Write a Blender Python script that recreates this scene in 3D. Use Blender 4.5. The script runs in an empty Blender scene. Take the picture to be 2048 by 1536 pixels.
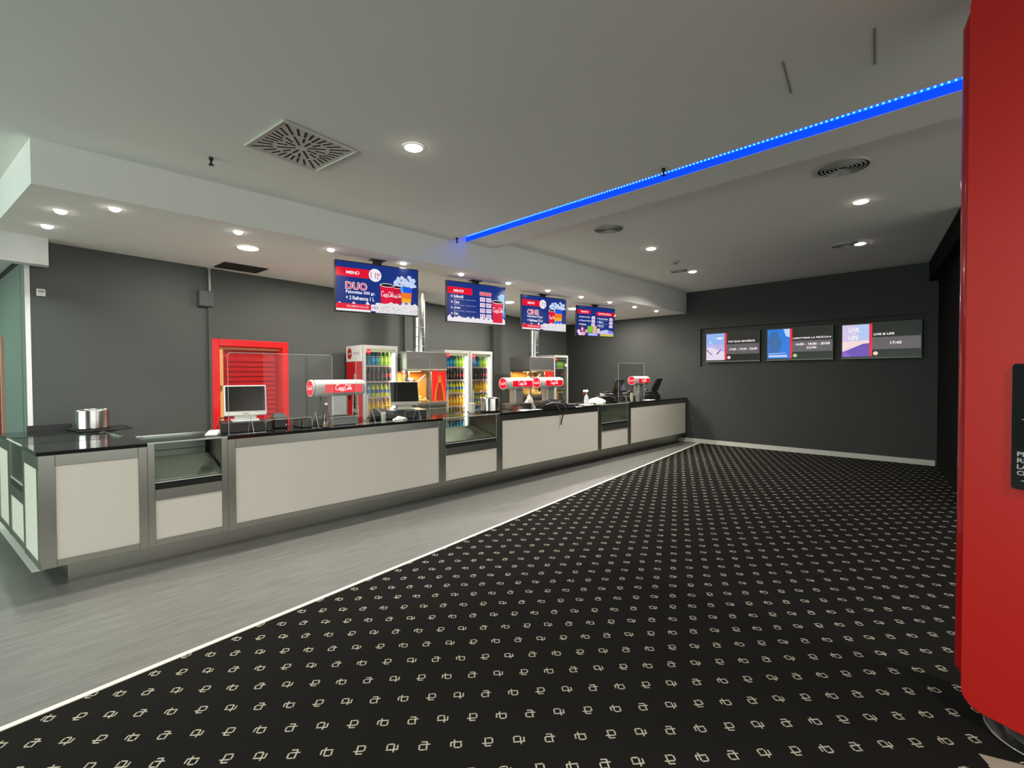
import bpy, math, random
from mathutils import Vector, Matrix
random.seed(7)
SC = bpy.context.scene
COL = SC.collection
R = math.radians

# ------------------------------------------------------------------ camera
CAM_H = 1.60
F_PX, YAW, PITCH, ROLL = 955.2, R(44.563), R(-1.127), R(-0.273)
_f = Vector((math.cos(YAW)*math.cos(PITCH), math.sin(YAW)*math.cos(PITCH), math.sin(PITCH)))
_r0 = Vector((math.sin(YAW), -math.cos(YAW), 0)); _u0 = _r0.cross(_f)
_r = math.cos(ROLL)*_r0 + math.sin(ROLL)*_u0; _u = -math.sin(ROLL)*_r0 + math.cos(ROLL)*_u0
cam_d = bpy.data.cameras.new('camera'); cam = bpy.data.objects.new('camera', cam_d); COL.objects.link(cam)
cam_d.sensor_width = 36.0; cam_d.lens = 36.0*F_PX/2048; cam_d.clip_start = 0.05; cam_d.clip_end = 100
m = Matrix((( _r.x, _u.x, -_f.x, 0), (_r.y, _u.y, -_f.y, 0), (_r.z, _u.z, -_f.z, CAM_H), (0, 0, 0, 1)))
cam.matrix_world = m
SC.camera = cam

def ray(px, py):
    return _r*((px-1024)/F_PX) - _u*((py-768)/F_PX) + _f
def at(px, py, x=None, y=None, z=None):
    """the point that pixel shows on the plane x=, y= or z="""
    d = ray(px, py)
    t = x/d.x if x is not None else (y/d.y if y is not None else (z-CAM_H)/d.z)
    return Vector((0, 0, CAM_H)) + d*t

# ------------------------------------------------------------------ world and exposure
w = bpy.data.worlds.new('world'); SC.world = w; w.use_nodes = True
w.node_tree.nodes['Background'].inputs[0].default_value = (.6, .7, .65, 1)
w.node_tree.nodes['Background'].inputs[1].default_value = 0.02
SC.view_settings.view_transform = 'Standard'; SC.view_settings.look = 'None'
SC.view_settings.exposure = 0.0; SC.view_settings.gamma = 1.0; SC.view_settings.use_curve_mapping = False
SC.cycles.use_denoising = True
SC.cycles.max_bounces = 7; SC.cycles.diffuse_bounces = 4; SC.cycles.transparent_max_bounces = 16
SC.cycles.sample_clamp_indirect = 4.0
SC.cycles.caustics_reflective = False; SC.cycles.caustics_refractive = False

# light levels, in watts
P_DOWN, P_DOWN_SOFFIT, P_SPOT, P_HALL, P_POP, P_WIN, P_FILL_GLAZING, P_LOBBY_FILL = 15, 40, 11, 46, 42, 460, 305, 42
WARM = (1.0, .93, .82); COOL = (.95, 1.0, .93); GREEN = (.72, 1.0, .80)

# ------------------------------------------------------------------ materials
def lin(c):
    if isinstance(c, str):
        c = [int(c[i:i+2], 16)/255 for i in (0, 2, 4)]
        c = [x/12.92 if x <= .04045 else ((x+.055)/1.055)**2.4 for x in c]
    return tuple(c[:3]) + (1.0,)
MATS = {}
def mat(name, col=(.5, .5, .5), rough=.5, metal=0.0, emit=None, es=0.0, var=0.06, scale=14.0, bump=0.0,
        stretch=(1, 1, 1), spec=.5, coat=0.0, rvar=0.0):
    if name in MATS: return MATS[name]
    mt = bpy.data.materials.new(name); mt.use_nodes = True
    nt = mt.node_tree; b = nt.nodes['Principled BSDF']
    col = lin(col)
    b.inputs['Roughness'].default_value = rough; b.inputs['Metallic'].default_value = metal
    b.inputs['Specular IOR Level'].default_value = spec; b.inputs['Coat Weight'].default_value = coat
    tc = nt.nodes.new('ShaderNodeTexCoord'); mp = nt.nodes.new('ShaderNodeMapping')
    mp.inputs['Scale'].default_value = stretch
    nz = nt.nodes.new('ShaderNodeTexNoise'); nz.inputs['Scale'].default_value = scale; nz.inputs['Detail'].default_value = 4
    nt.links.new(tc.outputs['Object'], mp.inputs['Vector']); nt.links.new(mp.outputs['Vector'], nz.inputs['Vector'])
    cr = nt.nodes.new('ShaderNodeMix'); cr.data_type = 'RGBA'
    cr.inputs[6].default_value = tuple(max(0, x*(1-var)) for x in col[:3]) + (1,)
    cr.inputs[7].default_value = tuple(min(1, x*(1+var)) for x in col[:3]) + (1,)
    nt.links.new(nz.outputs['Fac'], cr.inputs[0]); nt.links.new(cr.outputs[2], b.inputs['Base Color'])
    if rvar:
        mr = nt.nodes.new('ShaderNodeMapRange'); mr.inputs[3].default_value = rough-rvar; mr.inputs[4].default_value = rough+rvar
        nt.links.new(nz.outputs['Fac'], mr.inputs[0]); nt.links.new(mr.outputs[0], b.inputs['Roughness'])
    if bump:
        bp = nt.nodes.new('ShaderNodeBump'); bp.inputs['Strength'].default_value = bump; bp.inputs['Distance'].default_value = .004
        nt.links.new(nz.outputs['Fac'], bp.inputs['Height']); nt.links.new(bp.outputs['Normal'], b.inputs['Normal'])
    if emit is not None:
        b.inputs['Emission Color'].default_value = lin(emit); b.inputs['Emission Strength'].default_value = es
    MATS[name] = mt
    return mt
def lum(hexcol, es=1.0):                                     # a lit spot of a screen or a backlit print
    return mat('lit_%s_%g' % (hexcol, es), (.01, .01, .01), .2, emit=hexcol, es=es, var=0, spec=.12)
def glass_mat(name, tint=(.97, 1, .98), refl=.10, edge=.5):
    mt = bpy.data.materials.new(name); mt.use_nodes = True; nt = mt.node_tree; nt.nodes.clear()
    o = nt.nodes.new('ShaderNodeOutputMaterial'); t = nt.nodes.new('ShaderNodeBsdfTransparent')
    g = nt.nodes.new('ShaderNodeBsdfGlossy'); mx = nt.nodes.new('ShaderNodeMixShader'); lw = nt.nodes.new('ShaderNodeLayerWeight')
    t.inputs[0].default_value = tuple(tint)+(1,); g.inputs['Roughness'].default_value = .02
    lw.inputs['Blend'].default_value = .35
    mr = nt.nodes.new('ShaderNodeMapRange'); mr.inputs[3].default_value = refl*.1; mr.inputs[4].default_value = edge
    nt.links.new(lw.outputs['Fresnel'], mr.inputs[0]); nt.links.new(mr.outputs[0], mx.inputs[0])
    nt.links.new(t.outputs[0], mx.inputs[1]); nt.links.new(g.outputs[0], mx.inputs[2]); nt.links.new(mx.outputs[0], o.inputs[0])
    MATS[name] = mt
    return mt

M_ceil = mat('ceiling_paint', (.88, .87, .835), .9, var=.03, scale=1.2, bump=.05)
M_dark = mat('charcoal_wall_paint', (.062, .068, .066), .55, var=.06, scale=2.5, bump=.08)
M_far = mat('charcoal_wall_paint_dimmed', (.027, .030, .029), .7, var=.06, scale=2.5, bump=.08)  # same charcoal paint as the back wall, darkened to imitate dimmer light
M_black = mat('black_wall_paint', (.005, .005, .005), .95, spec=.1)
M_greenlit_wall = mat('corridor_wall_light_tint', (.13, .165, .143), .7, var=.05, scale=2)  # green cast of the passage light put into the wall colour
M_white = mat('white_gloss_paint', (.8, .8, .78), .35)
M_steel = mat('brushed_steel', (.37, .365, .325), .29, 1.0, var=.02, scale=12, stretch=(.2, 1, 3))
M_steeld = mat('dark_brushed_steel', (.22, .22, .21), .34, 1.0, var=.02, scale=12, stretch=(.2, 1, 3))
M_chrome = mat('polished_steel', (.66, .65, .62), .20, 1.0, var=.05, scale=20)
M_duct = mat('galvanised_duct_steel', (.62, .63, .62), .22, 1.0, var=.12, scale=9)
M_panel = mat('white_laminate_panel', (.74, .70, .63), .42, var=.025, scale=60, bump=.03)
M_glassblack = mat('black_glass', (.008, .009, .010), .06, spec=.7, var=0)
M_tillscr = mat('matte_black_screen', (.012, .013, .012), .22, spec=.25, var=0)
M_blackp = mat('black_plastic', (.012, .012, .013), .35)
M_blackm = mat('black_matte', (.008, .008, .008), .8)
M_rubber = mat('black_fabric', (.007, .0075, .008), .8, var=.3, scale=60, bump=.2, spec=.2)
M_red = mat('red_gloss_paint', 'B31017', .28, coat=.2, var=.05)
M_redframe = mat('red_door_frame_paint', 'D61A1E', .3, coat=.2, var=.04)
M_redcol = mat('red_powder_coat', 'C4201C', .35, var=.05, scale=200, bump=.02)
M_redcol2 = mat('red_trim_enamel', 'A00D14', .16, coat=.4)
M_wood = mat('pale_wood_jamb', (.70, .42, .16), .5, stretch=(1, 1, 8))
M_whitep = mat('white_plastic', (.72, .72, .70), .32)
M_greyp = mat('grey_plastic', (.32, .33, .32), .4)
M_paper = mat('white_paper', (.75, .75, .74), .8)
M_base = mat('pale_baseboard', (.50, .50, .46), .5)
M_clear = glass_mat('clear_acrylic', (.985, .99, .985), .04, .22)
M_glass = glass_mat('display_glass', (.93, .98, .95), .12, .55)
M_rim = mat('acrylic_edge', (.55, .58, .56), .2)
M_lamp = mat('lamp_lens', (.9, .9, .85), .3, emit=(1, .94, .82), es=28, var=0)
M_spot = mat('spot_lens', (.9, .9, .85), .3, emit=(1, .96, .88), es=30, var=0)

# floor: grey vinyl with faint streaks and scuffs
def floor_mat():
    mt = bpy.data.materials.new('grey_vinyl_floor'); mt.use_nodes = True; nt = mt.node_tree; b = nt.nodes['Principled BSDF']
    tc = nt.nodes.new('ShaderNodeTexCoord'); mp = nt.nodes.new('ShaderNodeMapping'); mp.inputs['Scale'].default_value = (1.0, 9, 1)
    mp.inputs['Rotation'].default_value = (0, 0, R(-7.9))
    n1 = nt.nodes.new('ShaderNodeTexNoise'); n1.inputs['Scale'].default_value = 3.2; n1.inputs['Detail'].default_value = 6
    n2 = nt.nodes.new('ShaderNodeTexNoise'); n2.inputs['Scale'].default_value = 90; n2.inputs['Detail'].default_value = 3
    nt.links.new(tc.outputs['Object'], mp.inputs[0]); nt.links.new(mp.outputs[0], n1.inputs[0]); nt.links.new(tc.outputs['Object'], n2.inputs[0])
    ad = nt.nodes.new('ShaderNodeMath'); ad.operation = 'MULTIPLY_ADD'; ad.inputs[1].default_value = .35
    nt.links.new(n2.outputs['Fac'], ad.inputs[0]); nt.links.new(n1.outputs['Fac'], ad.inputs[2])
    rp = nt.nodes.new('ShaderNodeValToRGB'); e = rp.color_ramp.elements
    e[0].position = .42; e[0].color = (.115, .115, .110, 1); e[1].position = .95; e[1].color = (.19, .189, .181, 1)
    nt.links.new(ad.outputs[0], rp.inputs[0]); nt.links.new(rp.outputs[0], b.inputs['Base Color'])
    b.inputs['Roughness'].default_value = .42
    bp = nt.nodes.new('ShaderNodeBump'); bp.inputs['Strength'].default_value = .08; bp.inputs['Distance'].default_value = .003
    nt.links.new(n2.outputs['Fac'], bp.inputs['Height']); nt.links.new(bp.outputs[0], b.inputs['Normal'])
    return mt
M_floor = floor_mat()

# carpet: black pile with a staggered woven letter motif turned a quarter at each step
def carpet_mat():
    mt = bpy.data.materials.new('black_motif_carpet'); mt.use_nodes = True; nt = mt.node_tree; b = nt.nodes['Principled BSDF']
    L = nt.links
    def mth(op, a, bb=None, c=None):
        n = nt.nodes.new('ShaderNodeMath'); n.operation = op
        for i, v in enumerate((a, bb, c)):
            if v is None: continue
            if isinstance(v, (int, float)): n.inputs[i].default_value = v
            else: L.new(v, n.inputs[i])
        return n.outputs[0]
    tc = nt.nodes.new('ShaderNodeTexCoord'); sp = nt.nodes.new('ShaderNodeSeparateXYZ'); L.new(tc.outputs['Object'], sp.inputs[0])
    X = mth('SUBTRACT', sp.outputs[0], 2.6137); Y = mth('SUBTRACT', sp.outputs[1], 1.2744)
    t1 = R(-41.05); A, B = .1363, .1572
    c1, s1 = math.cos(t1), math.sin(t1)
    u = mth('ADD', mth('MULTIPLY', X, c1/A), mth('MULTIPLY', Y, s1/A))
    v = mth('ADD', mth('MULTIPLY', X, -s1/B), mth('MULTIPLY', Y, c1/B))
    k = mth('FLOOR', mth('ADD', v, .5))
    uu = mth('SUBTRACT', u, mth('MULTIPLY', k, .5))
    i = mth('FLOOR', mth('ADD', uu, .5))
    S = .0262
    lx = mth('MULTIPLY', mth('SUBTRACT', uu, i), A/S); ly = mth('MULTIPLY', mth('SUBTRACT', v, k), B/S)
    odd = mth('FLOORED_MODULO', k, 2.0)
    re = mth('SUBTRACT', i, mth('ADD', mth('MULTIPLY', k, .5), 2.0))
    ro = mth('SUBTRACT', mth('MULTIPLY', mth('ADD', k, 1.0), .5), i)
    r = mth('ADD', mth('MULTIPLY', re, mth('SUBTRACT', 1.0, odd)), mth('MULTIPLY', ro, odd))
    r = mth('FLOORED_MODULO', mth('FLOOR', mth('ADD', r, .5)), 4.0)
    ang = mth('MULTIPLY', r, math.pi/2); ca, sa = mth('COSINE', ang), mth('SINE', ang)
    gx = mth('ADD', mth('MULTIPLY', lx, ca), mth('MULTIPLY', ly, sa))
    gy = mth('SUBTRACT', mth('MULTIPLY', ly, ca), mth('MULTIPLY', lx, sa))
    d = None
    for (x0, x1, y0, y1) in [(-.55, .42, .74, .99), (.27, .53, -.95, .88), (-.68, .95, .17, .42), (-.92, -.66, -.70, .24), (-.72, .16, -.95, -.70)]:
        dx = mth('SUBTRACT', mth('ABSOLUTE', mth('SUBTRACT', gx, (x0+x1)/2)), (x1-x0)/2)
        dy = mth('SUBTRACT', mth('ABSOLUTE', mth('SUBTRACT', gy, (y0+y1)/2)), (y1-y0)/2)
        q = mth('MAXIMUM', dx, dy); d = q if d is None else mth('MINIMUM', d, q)
    nz = nt.nodes.new('ShaderNodeTexNoise'); nz.inputs['Scale'].default_value = 420; nz.inputs['Detail'].default_value = 3
    L.new(tc.outputs['Object'], nz.inputs[0])
    d = mth('ADD', d, mth('MULTIPLY', mth('SUBTRACT', nz.outputs['Fac'], .5), .25))
    fac = mth('LESS_THAN', d, 0.0)
    mx = nt.nodes.new('ShaderNodeMix'); mx.data_type = 'RGBA'
    mx.inputs[6].default_value = (.0095, .0091, .0082, 1); mx.inputs[7].default_value = (.44, .42, .34, 1)
    L.new(fac, mx.inputs[0])
    mv = nt.nodes.new('ShaderNodeMix'); mv.data_type = 'RGBA'; mv.blend_type = 'MULTIPLY'; mv.inputs[0].default_value = 1
    rp = nt.nodes.new('ShaderNodeMapRange'); rp.inputs[3].default_value = .65; rp.inputs[4].default_value = 1.35
    L.new(nz.outputs['Fac'], rp.inputs[0]); L.new(mx.outputs[2], mv.inputs[6]); L.new(rp.outputs[0], mv.inputs[7])
    L.new(mv.outputs[2], b.inputs['Base Color']); b.inputs['Roughness'].default_value = 1.0; b.inputs['Specular IOR Level'].default_value = .1
    bp = nt.nodes.new('ShaderNodeBump'); bp.inputs['Strength'].default_value = .5; bp.inputs['Distance'].default_value = .003
    L.new(nz.outputs['Fac'], bp.inputs['Height']); L.new(bp.outputs[0], b.inputs['Normal'])
    return mt
M_carpet = carpet_mat()

# ------------------------------------------------------------------ mesh helpers
class MB:
    def __init__(s): s.v = []; s.f = []
    def add(s, vs, fs):
        o = len(s.v); s.v += [tuple(p) for p in vs]; s.f += [tuple(i+o for i in f) for f in fs]; return s
    def box(s, x0, x1, y0, y1, z0, z1):
        return s.add([(x0,y0,z0),(x1,y0,z0),(x1,y1,z0),(x0,y1,z0),(x0,y0,z1),(x1,y0,z1),(x1,y1,z1),(x0,y1,z1)],
                     [(0,3,2,1),(4,5,6,7),(0,1,5,4),(1,2,6,5),(2,3,7,6),(3,0,4,7)])
    def hexa(s, p): return s.add(p, [(0,3,2,1),(4,5,6,7),(0,1,5,4),(1,2,6,5),(2,3,7,6),(3,0,4,7)])
    def prism(s, poly, z0, z1):                               # poly in XY, ccw
        n = len(poly)
        return s.add([(x,y,z0) for x,y in poly]+[(x,y,z1) for x,y in poly],
                     [tuple(range(n-1,-1,-1)), tuple(range(n,2*n))]+[(i,(i+1)%n,n+(i+1)%n,n+i) for i in range(n)])
    def slab(s, poly, y0, y1):                                # poly in XZ ccw seen from -Y; y0 front
        n = len(poly)
        return s.add([(x,y0,z) for x,z in poly]+[(x,y1,z) for x,z in poly],
                     [tuple(range(n)), tuple(range(2*n-1,n-1,-1))]+[(i,n+i,n+(i+1)%n,(i+1)%n) for i in range(n)])
    def cyl(s, p0, p1, r0, r1=None, n=16, caps=True):
        r1 = r0 if r1 is None else r1
        p0, p1 = Vector(p0), Vector(p1); d = (p1-p0).normalized()
        a = d.orthogonal().normalized(); b = d.cross(a)
        vs = [p0+(a*math.cos(2*math.pi*i/n)+b*math.sin(2*math.pi*i/n))*r0 for i in range(n)] + \
             [p1+(a*math.cos(2*math.pi*i/n)+b*math.sin(2*math.pi*i/n))*r1 for i in range(n)]
        fs = [(i,(i+1)%n,n+(i+1)%n,n+i) for i in range(n)]
        if caps: fs += [tuple(range(n-1,-1,-1)), tuple(range(n,2*n))]
        return s.add(vs, fs)
    def lathe(s, prof, n=16, c=(0,0,0), close=True):          # prof [(r,z)] bottom to top
        vs = []; fs = []
        for r, z in prof:
            vs += [(c[0]+r*math.cos(2*math.pi*i/n), c[1]+r*math.sin(2*math.pi*i/n), c[2]+z) for i in range(n)]
        for j in range(len(prof)-1):
            fs += [(j*n+i, j*n+(i+1)%n, (j+1)*n+(i+1)%n, (j+1)*n+i) for i in range(n)]
        if close: fs += [tuple(range(n-1,-1,-1)), tuple(range((len(prof)-1)*n, len(prof)*n))]
        return s.add(vs, fs)
    def tube(s, pts, r, n=8, closed=False):
        pts = [Vector(p) for p in pts]; m_ = len(pts); rings = []
        for i, p in enumerate(pts):
            if closed: d = (pts[(i+1)%m_]-pts[i-1]).normalized()
            else: d = (pts[min(i+1,m_-1)]-pts[max(i-1,0)]).normalized()
            up = Vector((0,0,1)) if abs(d.z) < .9 else Vector((1,0,0))
            a = d.cross(up).normalized(); b = a.cross(d)
            rr = r[i] if isinstance(r, (list, tuple)) else r
            rings.append([p+(a*math.cos(2*math.pi*k/n)+b*math.sin(2*math.pi*k/n))*rr for k in range(n)])
        vs = [v for q in rings for v in q]; fs = []
        for i in range(m_ if closed else m_-1):
            j = (i+1) % m_
            fs += [(i*n+k, i*n+(k+1)%n, j*n+(k+1)%n, j*n+k) for k in range(n)]
        if not closed: fs += [tuple(range(n-1,-1,-1)), tuple(range((m_-1)*n, m_*n))]
        return s.add(vs, fs)
    def poly(s, pts, y=0.0):                                  # flat, XZ, faces -Y
        return s.add([(x,y,z) for x,z in pts], [tuple(range(len(pts)))])
    def rect(s, x0, x1, z0, z1, y=0.0): return s.poly([(x0,z0),(x1,z0),(x1,z1),(x0,z1)], y)
    def disc(s, x, z, rx, rz=None, y=0.0, n=28):
        rz = rx if rz is None else rz
        return s.poly([(x+rx*math.cos(2*math.pi*i/n), z+rz*math.sin(2*math.pi*i/n)) for i in range(n)], y)
    def ribbon(s, pts, wd, y=0.0):
        n = len(pts); L_ = []; R_ = []
        for i in range(n):
            a, b = pts[max(i-1,0)], pts[min(i+1,n-1)]
            dx, dz = b[0]-a[0], b[1]-a[1]; l = math.hypot(dx, dz) or 1
            ww = wd[i] if isinstance(wd, (list, tuple)) else wd
            L_.append((pts[i][0]-dz/l*ww/2, pts[i][1]+dx/l*ww/2)); R_.append((pts[i][0]+dz/l*ww/2, pts[i][1]-dx/l*ww/2))
        for i in range(n-1): s.poly([R_[i], R_[i+1], L_[i+1], L_[i]], y)
        return s
    def xf(s, M):
        s.v = [tuple(M @ Vector(p)) for p in s.v]; return s
    def build(s, name, mt, parent=None, smooth=False, bevel=0.0, seg=2):
        me = bpy.data.meshes.new(name); me.from_pydata(s.v, [], s.f); me.update()
        me.materials.append(mt)
        o = bpy.data.objects.new(name, me); COL.objects.link(o)
        if smooth:
            for p in me.polygons: p.use_smooth = True
            me.set_sharp_from_angle(angle=R(40))
        if bevel:
            b = o.modifiers.new('bevel', 'BEVEL'); b.width = bevel; b.segments = seg; b.limit_method = 'ANGLE'
        if parent is not None: o.parent = parent
        return o
def tag(o, label=None, cat=None, group=None, kind=None):
    if label: o['label'] = label
    if cat: o['category'] = cat
    if group: o['group'] = group
    if kind: o['kind'] = kind
    return o
def thing(name, label, cat, loc=(0,0,0), rz=0.0, group=None, rx=0.0):
    e = bpy.data.objects.new(name, None); COL.objects.link(e); e.empty_display_size = .1
    e.location = loc; e.rotation_euler = (rx, 0, rz)
    return tag(e, label, cat, group)
def struct(o): o['kind'] = 'structure'; return o
def copy_tree(o, parent=None):
    c = o.copy(); COL.objects.link(c)
    if parent is not None: c.parent = parent
    for ch in list(o.children): copy_tree(ch, c)
    return c
_TX = {}
def text2d(body, bold=.0):
    key = (body, bold)
    if key not in _TX:
        cu = bpy.data.curves.new('lettering', 'FONT'); cu.body = body; cu.size = 1; cu.offset = bold; cu.resolution_u = 3
        ob = bpy.data.objects.new('lettering', cu); COL.objects.link(ob)
        bpy.context.view_layer.update()
        me = bpy.data.meshes.new_from_object(ob.evaluated_get(bpy.context.evaluated_depsgraph_get()))
        vs = [(v.co.x, v.co.y) for v in me.vertices]; fs = [tuple(p.vertices) for p in me.polygons]
        bpy.data.objects.remove(ob); bpy.data.curves.remove(cu); bpy.data.meshes.remove(me)
        _TX[key] = (vs, fs)
    return _TX[key]
def put_text(mb, body, x0, x1, z0, z1, y=0.0, bold=.02, shear=0.0):
    """letters stretched into a box on the XZ plane"""
    vs, fs = text2d(body, bold)
    ax = min(v[0] for v in vs); bx = max(v[0] for v in vs); az = min(v[1] for v in vs); bz = max(v[1] for v in vs)
    pts = []
    for x, z in vs:
        zz = z0+(z-az)/(bz-az)*(z1-z0)
        pts.append((x0+(x-ax)/(bx-ax)*(x1-x0)+shear*(zz-z0), y, zz))
    return mb.add(pts, fs)
def arc(cx, cz, rx, rz, a0, a1, n=14):
    return [(cx+rx*math.cos(R(a0+(a1-a0)*i/n)), cz+rz*math.sin(R(a0+(a1-a0)*i/n))) for i in range(n+1)]
def script_logo(mb, x0, x1, zc, y=0.0, h=None):
    """flowing white script: two tall looped capitals, round small letters, a dash and swashes"""
    k = (x1-x0)/10.6; hz = k if h is None else h/3.2
    def T(p): return [(x0+(x+.18*(z-1))*k, zc+(z-1.1)*hz) for x, z in p]
    W = .34*k
    S = [arc(1.35, 1.45, 1.15, 1.25, 55, 320), [(2.2,.62),(2.9,.2),(4.0,-.15),(5.4,-.2),(6.2,.1)],
         [(.5,2.55),(1.0,2.9),(1.7,2.75),(2.1,2.35)],
         arc(2.75,.85,.42,.58,0,360), arc(3.75,.85,.42,.58,40,320), arc(4.7,.85,.42,.58,0,360), [(5.15,1.45),(5.1,.6),(5.3,.28),(5.6,.4)],
         [(5.55,1.0),(6.05,1.15)], arc(7.0,1.5,.95,1.3,60,325), [(7.3,2.75),(8.0,2.2),(8.7,2.3),(9.4,2.75)],
         arc(8.1,.85,.40,.58,0,360), [(8.75,.5),(8.85,1.6),(9.1,2.3),(9.0,1.3),(8.9,.5),(9.1,.3)], arc(9.75,.85,.40,.58,0,360), [(10.15,1.45),(10.1,.6),(10.35,.3),(10.6,.45)]]
    for st in S: mb.ribbon(T(st), W, y)
    return mb
def disc_logo(parent, x, z, rx, rz, y, face=lum('E0202A', .55), ink=None):
    """the round red mark with the script across it, as sub-parts of a panel"""
    d = MB().disc(x, z, rx, rz, y); o = d.build('round_mark', face, parent)
    script_logo(MB(), x-rx*.86, x+rx*.86, z, y-.0008, h=rz*.75).build('script_lettering', ink or M_whitep, parent)
    return o

# ================================================================== SETTING
TH = R(7.95); CT, ST = math.cos(TH), math.sin(TH)
X1, YC = 10.857, 4.935                 # far wall, counter front
ZL, ZR, ZS = 3.345, 3.49, 3.01         # left ceiling, right ceiling, soffit underside
def wall_pt(s, d=0.0, z=0.0):          # along the back wall; d = distance out of it, into the room
    return Vector((s*CT + d*ST, 6.9697 + s*ST - d*CT, z))
def on_wall(name, s, d=0, z=0, **k):
    p = wall_pt(s, d, z); return p

# floor and carpet share one level; the carpet edge runs at the building's angle
def edge_y(x): return 3.165 + .1357*x
struct(MB().prism([(-7, edge_y(-7)), (X1, edge_y(X1)), (X1, 5.52), (0, 5.52), (-.55, 9.8), (-7, 9.8)], -.10, 0).build('floor', M_floor))
struct(MB().prism([(0, 5.52), (X1, 5.52), (X1, 9.8), (-.55, 9.8)], -.10, 0).build('floor_bar', mat('pale_bar_floor_bounce', (.68, .67, .63), .4)))  # unseen floor, made pale to bounce light up to the soffit
struct(MB().prism([(-7, -6.5), (X1+.3, -6.5), (X1+.3, edge_y(X1+.3)), (-7, edge_y(-7))], -.10, .004).build('floor_carpet', M_carpet))
ang = math.atan(.1357); nx, ny = -math.sin(ang)*.018, math.cos(ang)*.018
struct(MB().prism([(-7-nx, edge_y(-7)-ny), (X1-nx-.04, edge_y(X1-.04)-ny), (X1+nx-.04, edge_y(X1-.04)+ny), (-7+nx, edge_y(-7)+ny)], 0, .008)
       .build('trim_1', mat('white_edge_strip', (.78, .76, .70), .4)))

# ceilings: lower plain ceiling, light slot, lip, ramp, higher ceiling
struct(MB().prism([(-7, -6.5), (3.90, -6.5), (3.90, 4.965), (.04, 4.965), (-.52, 9.0), (-.62, 9.8), (-7, 9.8)], ZL, ZL+.2).build('ceiling', M_ceil))
cr = MB(); yA, yB = -6.5, 4.965
prof = [(4.165, ZL+.032), (4.58, ZL+.032), (4.70, 3.40), (4.98, ZR), (X1, ZR), (X1, ZR+.14), (4.165, ZR+.14)]
n_ = len(prof)
cr.add([(x, yA, z) for x, z in prof]+[(x, yB, z) for x, z in prof], [tuple(range(n_)), tuple(range(2*n_-1, n_-1, -1))]+[(i, n_+i, n_+(i+1)%n_, (i+1)%n_) for i in range(n_)])
struct(cr.build('ceiling_raised', M_ceil))
struct(MB().box(3.86, 4.19, yA, yB, 3.545, 3.60).build('ceiling_slot', M_ceil))
# soffit over the counter, its left end cut at the building's angle
struct(MB().prism([(.045, 4.95), (X1, 4.95), (X1, 8.7), (-.50, 8.7)], ZS, 3.65).build('ceiling_soffit', M_ceil))
# back wall in pieces round the doorway
bw = MB()
s0, s1 = .0, (X1)/CT + .3
dL, dR, dT = 1.80, 2.655, 2.0
for (a, b, z0, z1) in [(s0, dL, 0, ZS), (dR, s1, 0, ZS), (dL, dR, dT, ZS)]:
    bw.hexa([wall_pt(a, 0, z0), wall_pt(b, 0, z0), wall_pt(b, -.25, z0), wall_pt(a, -.25, z0),
             wall_pt(a, 0, z1), wall_pt(b, 0, z1), wall_pt(b, -.25, z1), wall_pt(a, -.25, z1)])
# flat chimney breasts on the back wall, behind the ducts
struct(bw.build('wall_back', M_dark))
br = MB()
for a, b in [(4.94, 5.55), (7.55, 8.15)]:
    br.hexa([wall_pt(a, .06, 0), wall_pt(b, .06, 0), wall_pt(b, -.05, 0), wall_pt(a, -.05, 0),
             wall_pt(a, .06, ZS), wall_pt(b, .06, ZS), wall_pt(b, -.05, ZS), wall_pt(a, -.05, ZS)])
struct(br.build('wall_back_pier', M_dark))
# far wall with a shallow recess for the three screens
fw = MB(); T = .25; ny0, ny1, nz0, nz1 = .66, 4.62, 1.76, 2.625; dep = .05
for (y0, y1, z0, z1) in [(-6.5, ny0, 0, ZR), (ny1, 9.0, 0, ZR), (ny0, ny1, 0, nz0), (ny0, ny1, nz1, ZR)]:
    fw.box(X1, X1+T, y0, y1, z0, z1)
fw.box(X1+dep, X1+T, ny0, ny1, nz0, nz1)
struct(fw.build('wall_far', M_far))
struct(MB().box(X1-.012, X1, .56, 5.15, .004, .098).build('baseboard_far', M_base))
struct(MB().box(X1-.012, X1, 5.15, 8.4, .004, .098).build('baseboard_far_rear', M_dark))
# right wall, black, with a boxed-out pelmet under the ceiling
rw0 = Vector((X1, .54, 0)); rd = Vector((CT, ST, 0)); rn = Vector((-ST, CT, 0))
def rw(t, d, z): return rw0 - rd*t + rn*d + Vector((0, 0, z))
def rbox(t0, t1, d0, d1, z0, z1):
    return MB().hexa([rw(t1,d0,z0), rw(t0,d0,z0), rw(t0,d1,z0), rw(t1,d1,z0), rw(t1,d0,z1), rw(t0,d0,z1), rw(t0,d1,z1), rw(t1,d1,z1)])
struct(rbox(0, 3.4, -.2, 0, 0, ZR).build('wall_right', M_black))
struct(rbox(0, 3.4, 0, .125, 3.16, ZR).build('wall_right_pelmet', M_black))
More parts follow.
